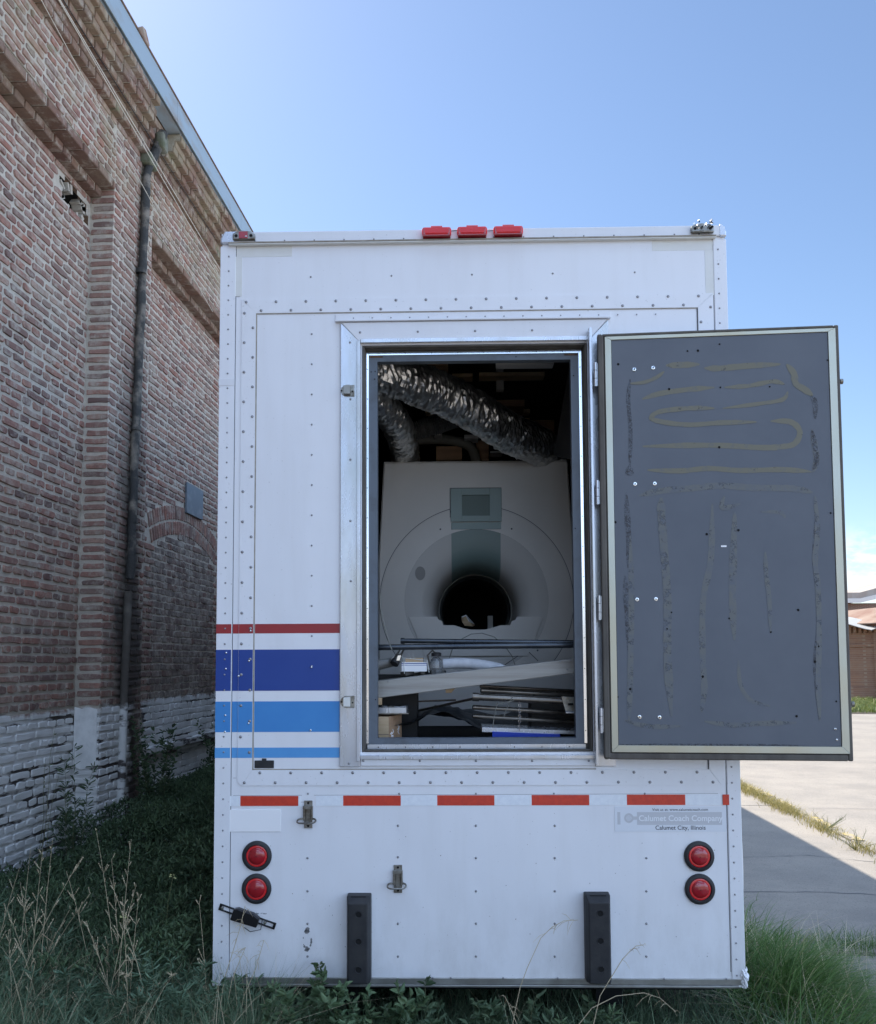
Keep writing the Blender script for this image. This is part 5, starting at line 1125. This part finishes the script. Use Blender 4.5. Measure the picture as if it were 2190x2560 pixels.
for pts in (((1281, 1742), (1268, 1770), (1258, 1795)), ((1243, 1756), (1236, 1790), (1232, 1817)), ((1245, 1762), (1262, 1756), (1285, 1752))): mb.tube([tp(u, v, .23) for u, v in pts], .0022, 6)
single('thin_cord', mb, 'thin grey cords hanging over the stacked steel tubes', 'cord')
mb = MB(M['chrome']); 
for i in range(11):
    c = tp(1298+(i % 2)*1.5, 1757+i*6.6, .225); ex = Vector((1, 0, 0)) if i % 2 else Vector((0, 1, 0)); pts = []
    for k in range(13): a = 6.283*k/12; pts.append(c+ex*.0055*math.cos(a)+Vector((0, 0, .0085))*math.sin(a))
    mb.tube(pts, .0014, 6)
single('steel_chain', mb, 'short steel chain hanging down in front of the stacked tubes', 'chain')
M['bluep'] = mat('bright_blue_sheet', (.015, .05, .42), .35)
mb = MB(M['bluep'], M['framew']); a, b, c, d = tp(1231, 1829, .24), tp(1400, 1836, .24), tp(1400, 1846, .24), tp(1231, 1846, .24)
mb.prism([(a.x, a.z), (b.x, b.z), (c.x, c.z-.03), (d.x, d.z-.03)], .24, .30); single('blue_sheet', mb, 'bright blue sheet edge lying at the bottom of the doorway', 'sheet', smooth=False)
mb = MB(M['framew']); a, b, c, d = tp(1205, 1818, .26), tp(1460, 1828, .26), tp(1460, 1836, .26), tp(1205, 1830, .26)
mb.prism([(a.x, a.z), (b.x, b.z), (c.x, c.z), (d.x, d.z)], .255, .45); single('white_strip', mb, 'pale metal strip lying on top of the blue sheet', 'strip', smooth=False, bevel=.001)
# wooden crate with scribbles and the tray on it
a, b = tp(925, 1850, .24), tp(972, 1792, .24); c = tp(1004, 1790, .40)
cr = thing('wooden_crate', 'small brown wooden crate with white scribbles in the bottom left of the doorway', 'crate', TM @ Matrix.Translation((a.x, .24, 1.06)))
o_ = Vector((a.x, .24, 1.06)); mb = MB(M['woodl']); mb.box((0, 0, 0), (b.x-a.x, .02, b.z-1.06)); 
obj('end_panel', mb, cr, .002)
mb = MB(M['gap']); mb.box((.0, -.001, (b.z-1.06)*.5), (b.x-a.x, -.0002, (b.z-1.06)*.5+.002)); obj('panel_groove', mb, cr)
mb = MB(M['wood']); dx, dy = c.x-b.x, .16
mb.add([(b.x-a.x, 0, 0), (b.x-a.x+dx, dy, 0), (b.x-a.x+dx, dy, b.z-1.06), (b.x-a.x, 0, b.z-1.06), (0, .3, 0), (0, .3, b.z-1.06), (0, .0202, b.z-1.061)], [(0, 1, 2, 3), (3, 2, 5, 6)]); obj('side_panel', mb, cr)
mb = MB(M['plate']); side = lambda s, z: (b.x-a.x+dx*s, dy*s-.002, z)
for pts in ([(.12, .50), (.22, .55), (.20, .42), (.32, .46), (.28, .30), (.15, .26)], [(.30, .62), (.36, .55), (.26, .50)], [(.70, .72), (.78, .60), (.70, .52), (.80, .44)], [(.66, .58), (.84, .66)]):
    hh = b.z-1.06; mb.tube([side(s, z*hh) for s, z in pts], .0022, 5)
obj('white_scribble', mb, cr)
mb = MB(M['framew'], M['steel']); a2, b2 = tp(948, 1785, .28), tp(1022, 1768, .28); mb.box((a2.x-.03, .26, a2.z), (b2.x, .42, a2.z+.006), M['steel']); mb.box((a2.x-.03, .26, a2.z+.006), (b2.x-.012, .275, b2.z)); mb.box((b2.x-.02, .276, a2.z+.006), (b2.x-.012, .42, b2.z)); random.seed(2)
for i in range(8): x = random.uniform(a2.x, b2.x-.04); mb.obox((x, .33, b2.z+.0), (1, .3, .2*random.uniform(-1, 1)), (0, 1, 0), (.1, 0, 1), random.uniform(.01, .025), .02, .002, random.choice([M['steel'], M['framew']]))
single('metal_tray', mb, 'shallow metal tray of bits resting on the wooden crate', 'tray', smooth=False, bevel=.001)
mb = MB(M['woodl']); a, b = tp(1114, 1732, .33), tp(1140, 1718, .33); mb.prism([(a.x, a.z), (a.x+.030, a.z), (b.x, b.z), (b.x-.012, b.z+.004), (a.x, b.z+.004)], .32, .36); single('timber_offcut', mb, 'small light timber offcut under the middle of the tilted board', 'offcut', smooth=False, bevel=.001)
mb = MB(M['woodl']); a, b = tp(944, 1762, .2), tp(954, 1745, .2); mb.box((a.x-.01, .2, a.z), (b.x, .23, b.z)); single('wood_chip', mb, 'tiny splintered wood piece beside the left jamb above the tray', 'offcut', smooth=False)
# dark crumpled sheeting
M['tarp'] = mat('dark_blue_sheeting', (.022, .032, .045), .42, 0, (.012, .016, .022), 6, bmp=.4, bscale=14, bdist=.02)
mb = MB(M['tarp']); nx, ny = 46, 20; vs = []
for j in range(ny+1):
    for i in range(nx+1):
        x = .70+(1.90-.70)*i/nx; y = .30+.9*j/ny; z = 1.075+.17*math.exp(-((x-1.05)/.28)**2)*(1-.3*j/ny)+.10*math.exp(-((x-1.6)/.35)**2)*j/ny+.05*noise.noise(Vector((x*6, y*5, 1)))+.03*abs(noise.noise(Vector((x*15, y*12, 4)))); vs.append((x, y, max(1.065, z)))
mb.add(vs, [(j*(nx+1)+i, j*(nx+1)+i+1, (j+1)*(nx+1)+i+1, (j+1)*(nx+1)+i) for j in range(ny) for i in range(nx)]); single('crumpled_sheeting', mb, 'dark crumpled plastic sheeting heaped on the trailer floor', 'sheeting')
# support blocks the stack rests on
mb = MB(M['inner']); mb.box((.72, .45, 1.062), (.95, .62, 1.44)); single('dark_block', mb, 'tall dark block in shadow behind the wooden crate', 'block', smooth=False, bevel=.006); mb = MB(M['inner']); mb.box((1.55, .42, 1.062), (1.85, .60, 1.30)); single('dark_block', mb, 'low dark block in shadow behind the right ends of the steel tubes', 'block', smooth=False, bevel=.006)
# ================================================================== vegetation
def arr_obj(name, V, F, m, parent=None):
    me = bpy.data.meshes.new(name); V = np.asarray(V, np.float32); n = len(V)
    loops = np.concatenate([np.asarray(f, np.int32).ravel() for f in F]); tot = np.concatenate([np.full(len(f), f.shape[1], np.int32) for f in F]); st = np.concatenate([[0], np.cumsum(tot)[:-1]]).astype(np.int32)
    me.vertices.add(n); me.vertices.foreach_set('co', V.ravel()); me.loops.add(len(loops)); me.loops.foreach_set('vertex_index', loops); me.polygons.add(len(tot)); me.polygons.foreach_set('loop_start', st); me.polygons.foreach_set('loop_total', tot)
    me.update(calc_edges=True); me.validate(); me.materials.append(m); o = bpy.data.objects.new(name, me); C.objects.link(o)
    if parent is not None: o.parent = parent
    return o
def blades(P, h, w, lean, az=None, seg=4, droop=1.0):
    """curved grass blades; P (n,3) roots"""
    n = len(P); az = rng.uniform(0, 2*np.pi, n) if az is None else az; fa = rng.uniform(0, 2*np.pi, n)
    d = np.stack([np.cos(az), np.sin(az), np.zeros(n)], 1); s = np.stack([np.cos(fa), np.sin(fa), np.zeros(n)], 1)
    V = []
    for i in range(seg+1):
        t = i/seg; c = P + d*(lean*t**2*h)[:, None]; c[:, 2] = P[:, 2] + h*(t-droop*.5*lean*t**2.4*.8); ww = w*(1-t**1.6)*.5
        V += [c-s*ww[:, None], c+s*ww[:, None]] if i < seg else [c]
    V = np.stack(V, 1); k = V.shape[1]; b = (np.arange(n)*k)[:, None]
    F = [b+np.array([2*i, 2*i+1, 2*i+3, 2*i+2]) for i in range(seg-1)]; T3 = b+np.array([2*seg-2, 2*seg-1, 2*seg])
    return V.reshape(-1, 3), [np.concatenate(F), T3]
def leaves(P, D, l, w, curl=.25):
    """small folded leaves at P pointing along D"""
    n = len(P); D = D/np.linalg.norm(D, axis=1)[:, None]; r = rng.normal(size=(n, 3)); s = np.cross(D, r); s /= np.linalg.norm(s, axis=1)[:, None]; u = np.cross(s, D)
    l = l[:, None]; w = w[:, None]
    V = np.stack([P, P+D*l*.4+s*w*.5+u*w*.25, P+D*l*.8+s*w*.3-u*l*curl*.2, P+D*l-u*l*curl, P+D*l*.8-s*w*.3-u*l*curl*.2, P+D*l*.4-s*w*.5+u*w*.25], 1)
    b = (np.arange(n)*6)[:, None]; return V.reshape(-1, 3), [np.concatenate([b+np.array([0, 1, 2, 3]), b+np.array([0, 3, 4, 5])])]
def stuff(o, label=None, cat=None):
    o['kind'] = 'stuff'
    if label: o['label'] = label; o['category'] = cat
    return o
def region(n, x0, x1, y0, y1): return np.stack([rng.uniform(x0, x1, n), rng.uniform(y0, y1, n), np.zeros(n)], 1)
def fbm(x, y, s=1, k=0): return np.array([noise.noise(Vector((a*s, b*s, k))) for a, b in zip(x, y)])
# --- soil bank under the weeds
mb = MB(M['soil']); nx, ny = 60, 90; vs = []
def hg(x, y): return .02+.05*noise.noise(Vector((x*1.3, y*1.3, 0)))+.12*math.exp(-((x+2.6)/.7)**2)+.04
for j in range(ny+1):
    for i in range(nx+1): x = -3.3+5.0*i/nx; y = 1.5+14*j/ny; vs.append((x, y, hg(x, y)*(1 if x < 1.2 else max(.0, (1.55-x)/.35))-(0.0 if x < 1.4 else .02)))
mb.add(vs, [(j*(nx+1)+i, j*(nx+1)+i+1, (j+1)*(nx+1)+i+1, (j+1)*(nx+1)+i) for j in range(ny) for i in range(nx)]); o = obj('soil_bank', mb, smooth=True); o['kind'] = 'structure'
def HG(P): P[:, 2] = [hg(a, b) for a, b in P[:, :2]]; return P
# --- undergrowth between wall and trailer: a dense dark mass of small leaves over a height field
def hfield(x, y):
    t = np.clip((x+3.25)/1.9, 0, 1)
    base = np.interp(y, [3.6, 4.4, 5.2, 6.0, 7.0, 8.5, 11, 14], [.45, .60, .72, .80, .96, 1.02, 1.0, .9])
    return base*(.78+.28*t)+.17*fbm(x, y, 2.1)+.10*fbm(x, y, 5.5, 3)
n = 80000; P = region(n, -3.28, -1.36, 4.15, 11.5); P[:, 1] = 4.15+(P[:, 1]-4.15)**1.0
Hh = hfield(P[:, 0], P[:, 1]); P[:, 2] = Hh*(1-rng.random(n)**2.2*.75)
keep = (P[:, 2] > .1) & ~((P[:, 0] > -1.46) & (P[:, 1] > 4.1)); P = P[keep]; n = len(P)
D = rng.normal(size=(n, 3)); D[:, 2] = np.abs(D[:, 2])*.9+.2; D[:, 1] -= .25
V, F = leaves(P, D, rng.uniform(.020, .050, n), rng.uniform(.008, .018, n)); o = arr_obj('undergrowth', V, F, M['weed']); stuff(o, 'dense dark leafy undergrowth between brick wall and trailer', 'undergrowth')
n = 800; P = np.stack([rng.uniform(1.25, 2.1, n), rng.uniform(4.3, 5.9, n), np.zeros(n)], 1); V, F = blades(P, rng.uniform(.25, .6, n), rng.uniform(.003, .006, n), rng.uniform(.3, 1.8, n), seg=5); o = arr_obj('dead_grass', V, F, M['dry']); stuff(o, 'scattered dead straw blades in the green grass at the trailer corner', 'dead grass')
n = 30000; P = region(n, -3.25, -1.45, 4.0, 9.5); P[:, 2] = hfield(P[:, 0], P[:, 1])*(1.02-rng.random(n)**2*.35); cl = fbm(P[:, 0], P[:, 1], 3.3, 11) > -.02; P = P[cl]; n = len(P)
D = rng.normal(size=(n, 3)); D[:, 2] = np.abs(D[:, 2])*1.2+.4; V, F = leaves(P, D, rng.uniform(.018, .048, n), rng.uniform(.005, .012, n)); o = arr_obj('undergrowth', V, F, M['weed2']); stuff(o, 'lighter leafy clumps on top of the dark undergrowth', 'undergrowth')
# --- tall cool-green grass in front, left
n = 26000; P = HG(region(n, -3.2, -1.0, 3.35, 5.2)); P = P[(P[:, 0] < -1.38) | (P[:, 1] < 4.12)]; n = len(P)
hh = rng.uniform(.28, .64, n)*(1+.35*fbm(P[:, 0], P[:, 1], 2.5, 7)); V, F = blades(P, hh, rng.uniform(.003, .007, n), rng.uniform(.15, 1.0, n)); o = arr_obj('tall_grass', V, F, M['grass_cool']); stuff(o, 'tall cool green grass in front of the undergrowth, lower left', 'grass')
# --- grass under and before the trailer
n = 12000; P = HG(region(n, -1.5, 1.5, 3.75, 6.2)); hh = np.where(P[:, 1] < 4.15, rng.uniform(.26, .48, n), rng.uniform(.12, .30, n)); V, F = blades(P, hh, rng.uniform(.003, .008, n), rng.uniform(.2, 1.1, n)); o = arr_obj('low_grass', V, F, M['grass_cool']); stuff(o, 'low shaded grass along the bottom edge of the trailer', 'grass')
n = 1500; P = HG(region(n, -3.1, -1.0, 3.4, 4.6)); P = P[(P[:, 0] < -1.38) | (P[:, 1] < 4.12)]; n = len(P); V, F = blades(P, rng.uniform(.3, .75, n), rng.uniform(.0025, .005, n), rng.uniform(.1, 1.2, n), seg=5); o = arr_obj('dead_grass', V, F, M['dry']); stuff(o, 'dead straw blades standing in the tall grass, lower left', 'dead grass')
# --- the bright tuft by the right corner
n = 5200; r = np.abs(rng.normal(0, .33, n)); a = rng.uniform(0, 6.283, n); P = np.stack([1.55+r*np.cos(a)*.75, 4.95+r*np.sin(a)*1.7, np.zeros(n)+.0], 1)
P = P[(P[:, 0] > 1.20) | (P[:, 1] < 4.25)]; n = len(P); q = np.clip(1.25-np.abs(P[:, 0]-1.35)*1.15, .25, 1.1); hh = rng.uniform(.28, .58, n)*q; V, F = blades(P, hh, rng.uniform(.005, .012, n), rng.uniform(.3, 1.7, n), az=rng.normal(-.35, 1.1, n), seg=5); o = arr_obj('grass_tuft', V, F, M['grass']); stuff(o, 'big leaning tuft of green grass at the right corner of the trailer', 'grass')
n = 2600; P = np.stack([rng.uniform(1.6, 3.8, n), 6.25+rng.normal(0, .13, n)+.05, np.zeros(n)], 1); V, F = blades(P, rng.uniform(.05, .16, n), rng.uniform(.002, .005, n), rng.uniform(.3, 1.2, n)); o = arr_obj('joint_grass', V, F, M['grass']); stuff(o, 'strip of short grass growing across the pavement joint', 'grass')
n = 2600; P = np.stack([1.5+np.abs(rng.normal(0, .20, n)), rng.uniform(5.3, 9.5, n), np.zeros(n)], 1); V, F = blades(P, rng.uniform(.05, .20, n), rng.uniform(.002, .005, n), rng.uniform(.3, 1.2, n)); o = arr_obj('edge_grass', V, F, M['grass']); stuff(o, 'thin grass along the trailer side edge of the pavement', 'grass')
# --- sunburnt tufts along the kerb
ks = []
for y0, k_, s_ in ((8.6, 260, .16), (9.5, 200, .12), (10.6, 420, .22), (12.0, 1100, .35), (13.6, 1500, .5), (15.2, 1500, .5), (17, 900, .4)):
    ks.append(np.stack([3.74+rng.normal(0, .07, k_), y0+rng.normal(0, s_*1.3, k_), np.zeros(k_)], 1))
P = np.concatenate(ks); n = len(P); V, F = blades(P, rng.uniform(.04, .17, n), rng.uniform(.003, .007, n), rng.uniform(.4, 1.5, n)); o = arr_obj('kerb_grass', V, F, M['drygreen']); stuff(o, 'sunburnt yellow grass tufts growing along the painted kerb', 'grass')
# --- grass verge far behind
n = 26000; P = np.stack([rng.uniform(9, 30, n), rng.uniform(33.5, 44, n), np.zeros(n)], 1); V, F = blades(P, rng.uniform(.10, .38, n), rng.uniform(.02, .05, n), rng.uniform(.3, 1.2, n), seg=2); M['verge'] = leafmat('bright_verge_grass', (.12, .17, .045), (.22, .25, .08), (.40, .34, .16)); o = arr_obj('grass_verge', V, F, M['verge']); stuff(o, 'bright grass verge in front of the far brick shed', 'grass')
sheet('verge_soil', 8, 60, 33.0, 44, .008, M['soil'])
# --- leafy plants (things): stem with many leaves
def plant(name, label, cat, x, y, h, ns, nl, lw, ml, spread=.3, z=None, group=None, ll=(.03, .06), stemr=.0028):
    z = hg(x, y) if z is None else z; t = thing(name, label, cat, Matrix.Translation((x, y, z)), group); mb = MB(M['stem']); LP = []; LD = []
    for s in range(ns):
        az = random.uniform(0, 6.283); sp_ = spread*random.uniform(.3, 1); hh = h*random.uniform(.7, 1); pts = []
        for k in range(7): q = k/6; pts.append(Vector((math.cos(az)*sp_*q**1.3*h+.012*math.sin(k*2+s), math.sin(az)*sp_*q**1.3*h, hh*q)))
        mb.tube(pts, [stemr*(1-.7*k/6) for k in range(7)], 5)
        for j in range(nl):
            q = random.uniform(.15, 1); k = min(5, int(q*6)); p = pts[k].lerp(pts[k+1], q*6-k); a = random.uniform(0, 6.283); LP.append(p); LD.append((math.cos(a), math.sin(a), random.uniform(.1, .9)))
    obj('stems', mb, t); V, F = leaves(np.array(LP), np.array(LD), rng.uniform(*ll, len(LP)), rng.uniform(lw*.6, lw, len(LP))); arr_obj('leaves', V, F, ml, t); return t
random.seed(31)
plant('leafy_weed', 'leafy weed climbing in front of the bottom rail left of the left dock bumper', 'weed', -.84, 4.02, .50, 9, 70, .026, M['weed2'], .45)
plant('leafy_weed', 'leafy weed covering the foot of the left dock bumper', 'weed', -.53, 4.00, .47, 11, 70, .026, M['weed2'], .5)
plant('leafy_weed', 'leafy weed just right of the left dock bumper under the bottom rail', 'weed', -.32, 4.00, .43, 9, 60, .024, M['weed'], .5)
plant('leafy_weed', 'small leafy weed in the dark gap under the left corner of the trailer', 'weed', -1.06, 3.98, .30, 7, 40, .022, M['weed2'], .5)
plant('leafy_weed', 'low leafy weed under the middle of the trailer', 'weed', .05, 4.0, .38, 12, 60, .024, M['weed'], .8)
plant('leafy_weed', 'low leafy weed under the trailer left of the right dock bumper', 'weed', .30, 4.05, .30, 9, 50, .024, M['weed'], .8)
plant('leafy_weed', 'pale leafy weed between the left corner and the first leafy clump', 'weed', -1.12, 3.86, .40, 12, 60, .020, M['weed2'], .7)
plant('leafy_weed', 'round low weed in the very foreground below the left dock bumper', 'weed', -.60, 3.72, .40, 14, 70, .020, M['weed2'], .8)
plant('leafy_weed', 'round low weed in the very foreground below the hasp', 'weed', -.12, 3.74, .37, 14, 70, .018, M['weed2'], .8)
plant('leafy_weed', 'narrow-leaved weed in the very foreground below the middle of the trailer', 'weed', .35, 3.80, .36, 14, 70, .012, M['weed2'], .8, ll=(.03, .06))
plant('leafy_weed', 'narrow-leaved weed in the foreground below the right dock bumper', 'weed', .78, 3.85, .34, 14, 70, .012, M['weed'], .8, ll=(.03, .06))
plant('feathery_weed', 'big feathery weed hiding the lower left corner of the trailer', 'weed', -1.42, 3.98, .55, 26, 120, .0075, M['weed3'], .6, ll=(.03, .065))
plant('feathery_weed', 'feathery weed left of the trailer corner at the picture bottom', 'weed', -1.75, 4.0, .50, 24, 120, .0075, M['weed3'], .7, ll=(.03, .065))
plant('feathery_weed', 'feathery weed among the dry stalks at the bottom left', 'weed', -2.15, 4.2, .50, 24, 120, .0075, M['weed3'], .7, ll=(.03, .065))
plant('feathery_weed', 'feathery weed at the left picture edge behind the dry stalks', 'weed', -2.60, 4.45, .50, 22, 110, .007, M['weed3'], .8, ll=(.03, .065))
plant('feathery_weed', 'low feathery weed in the very foreground under the big one', 'weed', -1.50, 3.66, .38, 20, 100, .007, M['weed3'], .9, ll=(.03, .06))
plant('feathery_weed', 'low feathery weed in the foreground at the foot of the dry stalks', 'weed', -1.98, 3.72, .38, 20, 100, .007, M['weed3'], .9, ll=(.03, .06))
plant('wall_bush', 'dark bush standing in the corner right of the downpipe against the wall', 'bush', -2.95, 7.55, 1.38, 12, 110, .024, M['weed'], .22)
plant('wall_bush', 'thin narrow-leaved bush against the whitewashed wall left of the pilaster', 'bush', -2.98, 6.1, 1.22, 5, 80, .008, M['weed'], .16, ll=(.04, .08))
plant('wall_bush', 'dark bush against the wall close to the trailer edge', 'bush', -2.9, 9.3, 1.30, 12, 90, .024, M['weed'], .3)
plant('wall_sapling', 'tall bare reddish sapling growing up the whitewashed wall', 'sapling', -3.05, 5.75, 1.50, 3, 5, .010, M['stem'], .10, ll=(.02, .03))
# --- dry seed stalks
def stalk_mesh(h, lean, seed, heads=14):
    random.seed(seed); mb = MB(M['dry']); pts = []; az = random.uniform(-.6, .6)
    for k in range(12): q = k/11; pts.append(Vector((lean*h*q**1.6*math.cos(az), lean*h*q**1.6*math.sin(az)*.5, h*q*(1-.12*abs(lean)*q))))
    mb.tube(pts, [.0022*(1-.65*k/11) for k in range(12)], 4)
    mh = MB(M['dry'])
    for i in range(heads):
        q = random.uniform(.55, 1); k = min(10, int(q*11)); p = pts[k].lerp(pts[k+1], q*11-k); a = random.uniform(0, 6.28); l = random.uniform(.02, .075)*(1.4-q)*1.6; e = p+Vector((math.cos(a)*l*.55, math.sin(a)*l*.55, l*.75)); mh.tube([p, p.lerp(e, .5)+Vector((0, 0, -.004)), e], [.0011, .0014, .0008], 3)
        for w_ in range(3): c = p.lerp(e, .5+.2*w_); mh.tube([c, c+(e-p)*.12], [.0030, .0008], 4)
    ml = MB(M['dry'])
    for i in range(1):
        q = random.uniform(.2, .6); k = int(q*11); p = pts[k]; a = random.uniform(0, 6.28); l = random.uniform(.12, .22); P2 = [p, p+Vector((math.cos(a)*l*.4, math.sin(a)*l*.3, l*.35)), p+Vector((math.cos(a)*l, math.sin(a)*l*.8, l*.25))]; ml.tube(P2, [.0022, .0032, .0008], 3)
    return mb, mh, ml
gs = 'dry seed stalks standing in the weeds by the wall'
rng2 = random.Random(5)
spots = [(60, 2150), (75, 2110), (45, 2200), (105, 2120), (130, 2090), (165, 2260), (182, 2120), (240, 2070), (250, 2190), (275, 2180), (282, 2140), (325, 2095), (345, 2230), (360, 2190), (20, 2330), (85, 2400), (140, 2380), (210, 2450), (270, 2350), (500, 2250), (30, 2260), (150, 2170), (225, 2290), (300, 2240)]
for i, (u, v) in enumerate(spots):
    Y = 3.8+rng2.uniform(0, .6); p = wp(u, v, 1, Y); g0 = hg(p.x, p.y)-.02; H_ = max(.3, p.z-g0); ln = rng2.choice([-.28, -.15, -.08, .05, .12, .22, .35, .5])
    mb, mh, ml = stalk_mesh(H_, ln, 100+i, rng2.randint(6, 13)); t = thing('dry_stalk', 'dry straw-coloured seed stalk among the weeds left of the trailer', 'dry stalk', Matrix.Translation((p.x-ln*H_*.9, p.y, g0)), gs)
    obj('stem', mb, t); obj('seed_head', mh, t)
    if i % 2: obj('dry_blade', ml, t)
# stalks in front of the trailer
def bent(label, pts, Y, r=.0024):
    P = [wp(u, v, 1, Y) for u, v in pts]; a = P[0]; t = thing('bent_stalk', label, 'dry stalk', Matrix.Translation(a)); mb = MB(M['dry']); Q = [p-a for p in P]; mb.tube(Q, [r*(1-.6*i/len(Q)) for i in range(len(Q))], 4); obj('stem', mb, t)
    mh = MB(M['dry']); random.seed(len(label))
    for i in range(9):
        k = random.randint(len(Q)//2, len(Q)-2); p = Q[k].lerp(Q[k+1], random.random()); e = p+Vector((random.uniform(-.06, .06), random.uniform(-.03, .03), random.uniform(-.06, .03))); mh.tube([p, p.lerp(e, .5)+Vector((0, 0, .008)), e], [.0007, .0011, .0004], 3)
    obj('seed_head', mh, t); return t
bent('thin dry stalk arching up in front of the panel between the dock bumpers', [(1272, 2640), (1285, 2540), (1300, 2470), (1318, 2420), (1352, 2345), (1380, 2318), (1410, 2302), (1445, 2300)], 3.95)
bent('dry stalk rising right of the right dock bumper with a drooping head', [(1475, 2600), (1500, 2490), (1530, 2440), (1555, 2400), (1570, 2383), (1590, 2365), (1610, 2362)], 3.95)
bent('long dry blade arching under the bottom rail toward the right', [(1440, 2570), (1480, 2520), (1540, 2490), (1610, 2482), (1650, 2495), (1690, 2530)], 3.9, .0022)
bent('dry blade leaning left under the middle of the bottom rail', [(1310, 2640), (1300, 2580), (1280, 2530), (1262, 2490)], 3.9)
bent('green-brown stalk standing in front of the number plate lamp bracket', [(545, 2560), (560, 2450), (585, 2370), (600, 2320), (613, 2264)], 3.9)
bent('thin stalk leaning right over the lower left rear panel', [(590, 2580), (610, 2490), (640, 2420), (660, 2350)], 3.95)
bent('thin stalk with a small yellow bud left of the chipped patch', [(560, 2560), (580, 2450), (600, 2400), (614, 2368)], 3.95)
def flower(label, u, v, Y, h):
    p = wp(u, v, 1, Y); g0 = hg(p.x, p.y); t = thing('flowering_stem', label, 'flowering weed', Matrix.Translation((p.x-.06, p.y, g0))); q = Vector((.06, 0, p.z-g0)); mb = MB(M['stem']); Q = [q*(k/6)+Vector((.02*math.sin(k), 0, 0)) for k in range(7)]; mb.tube(Q, [.002]*7, 4)
    for i in range(8): a = Q[2+i % 5]; mb.tube([a, a+Vector((random.uniform(-.06, .06), random.uniform(-.03, .03), .05))], [.001, .0006], 3)
    obj('stem', mb, t); mf = MB(mat('pale_yellow_petal', (.55, .55, .25), .6))
    for i in range(9): c = Q[-1]+Vector((random.uniform(-.015, .015), random.uniform(-.01, .01), random.uniform(-.01, .012))); mf.lathe(c, [(.0004, -.003), (.005, 0), (.0004, .004)], 6, ax='z')
    obj('flower', mf, t)
flower('tall thin weed with tiny yellow flowers left of the trailer edge', 435, 2192, 4.5, 1)
flower('shorter thin weed with tiny yellow flowers among the dry stalks', 310, 2292, 4.4, 1)
# straw-coloured fluffy seed heads at the bottom left
mf = []; 
for i, (u, v) in enumerate(((308, 2435), (320, 2440), (350, 2475), (330, 2500), (352, 2520), (430, 2438), (300, 2545), (360, 2530), (515, 2530), (390, 2465))):
    p = wp(u, v, 1, 3.9); g0 = hg(p.x, p.y); t = thing('thistle_stem', 'spiky straw-coloured seed head on a green stem at the bottom left', 'weed', Matrix.Translation((p.x, p.y, g0)), 'spiky seed heads at the bottom left'); h_ = p.z-g0
    mb = MB(M['stem']); mb.tube([(0, 0, 0), (.01, 0, h_*.5), (0, 0, h_)], [.003, .002, .0015], 4); obj('stem', mb, t)
    mb = MB(M['dry'])
    for k in range(14): a = rng2.uniform(0, 6.28); e = rng2.uniform(-.3, 1); l = rng2.uniform(.012, .026); mb.tube([(0, 0, h_), (math.cos(a)*l, math.sin(a)*l, h_+e*l)], [.0025, .0003], 3)
    obj('seed_head', mb, t)
# small thorny twigs by the kerb
for i, (u, v) in enumerate(((2060, 2075), (2138, 2125))):
    p = wp(u, v, 2, 0); t = ('left', 'right')[i]; mb = MB(M['stem']); random.seed(i)
    for k in range(9):
        a = random.uniform(-1.2, 1.2); l = random.uniform(.15, .38); e = Vector((math.sin(a)*l, random.uniform(-.1, .1), abs(math.cos(a))*l*.7)); mb.tube([p, p+e*.5+Vector((.02, 0, .01)), p+e], [.004, .003, .001], 4)
        for j in range(4): c = p+e*random.uniform(.4, 1); mb.tube([c, c+Vector((random.uniform(-.04, .04), 0, .04))], [.0015, .0005], 3)
    single('bare_twig', mb, 'bare twiggy plant by the yellow kerb, the %s' % ('farther one nearer the trailer', 'nearer one at the picture edge')[i], 'twig', tr=False)
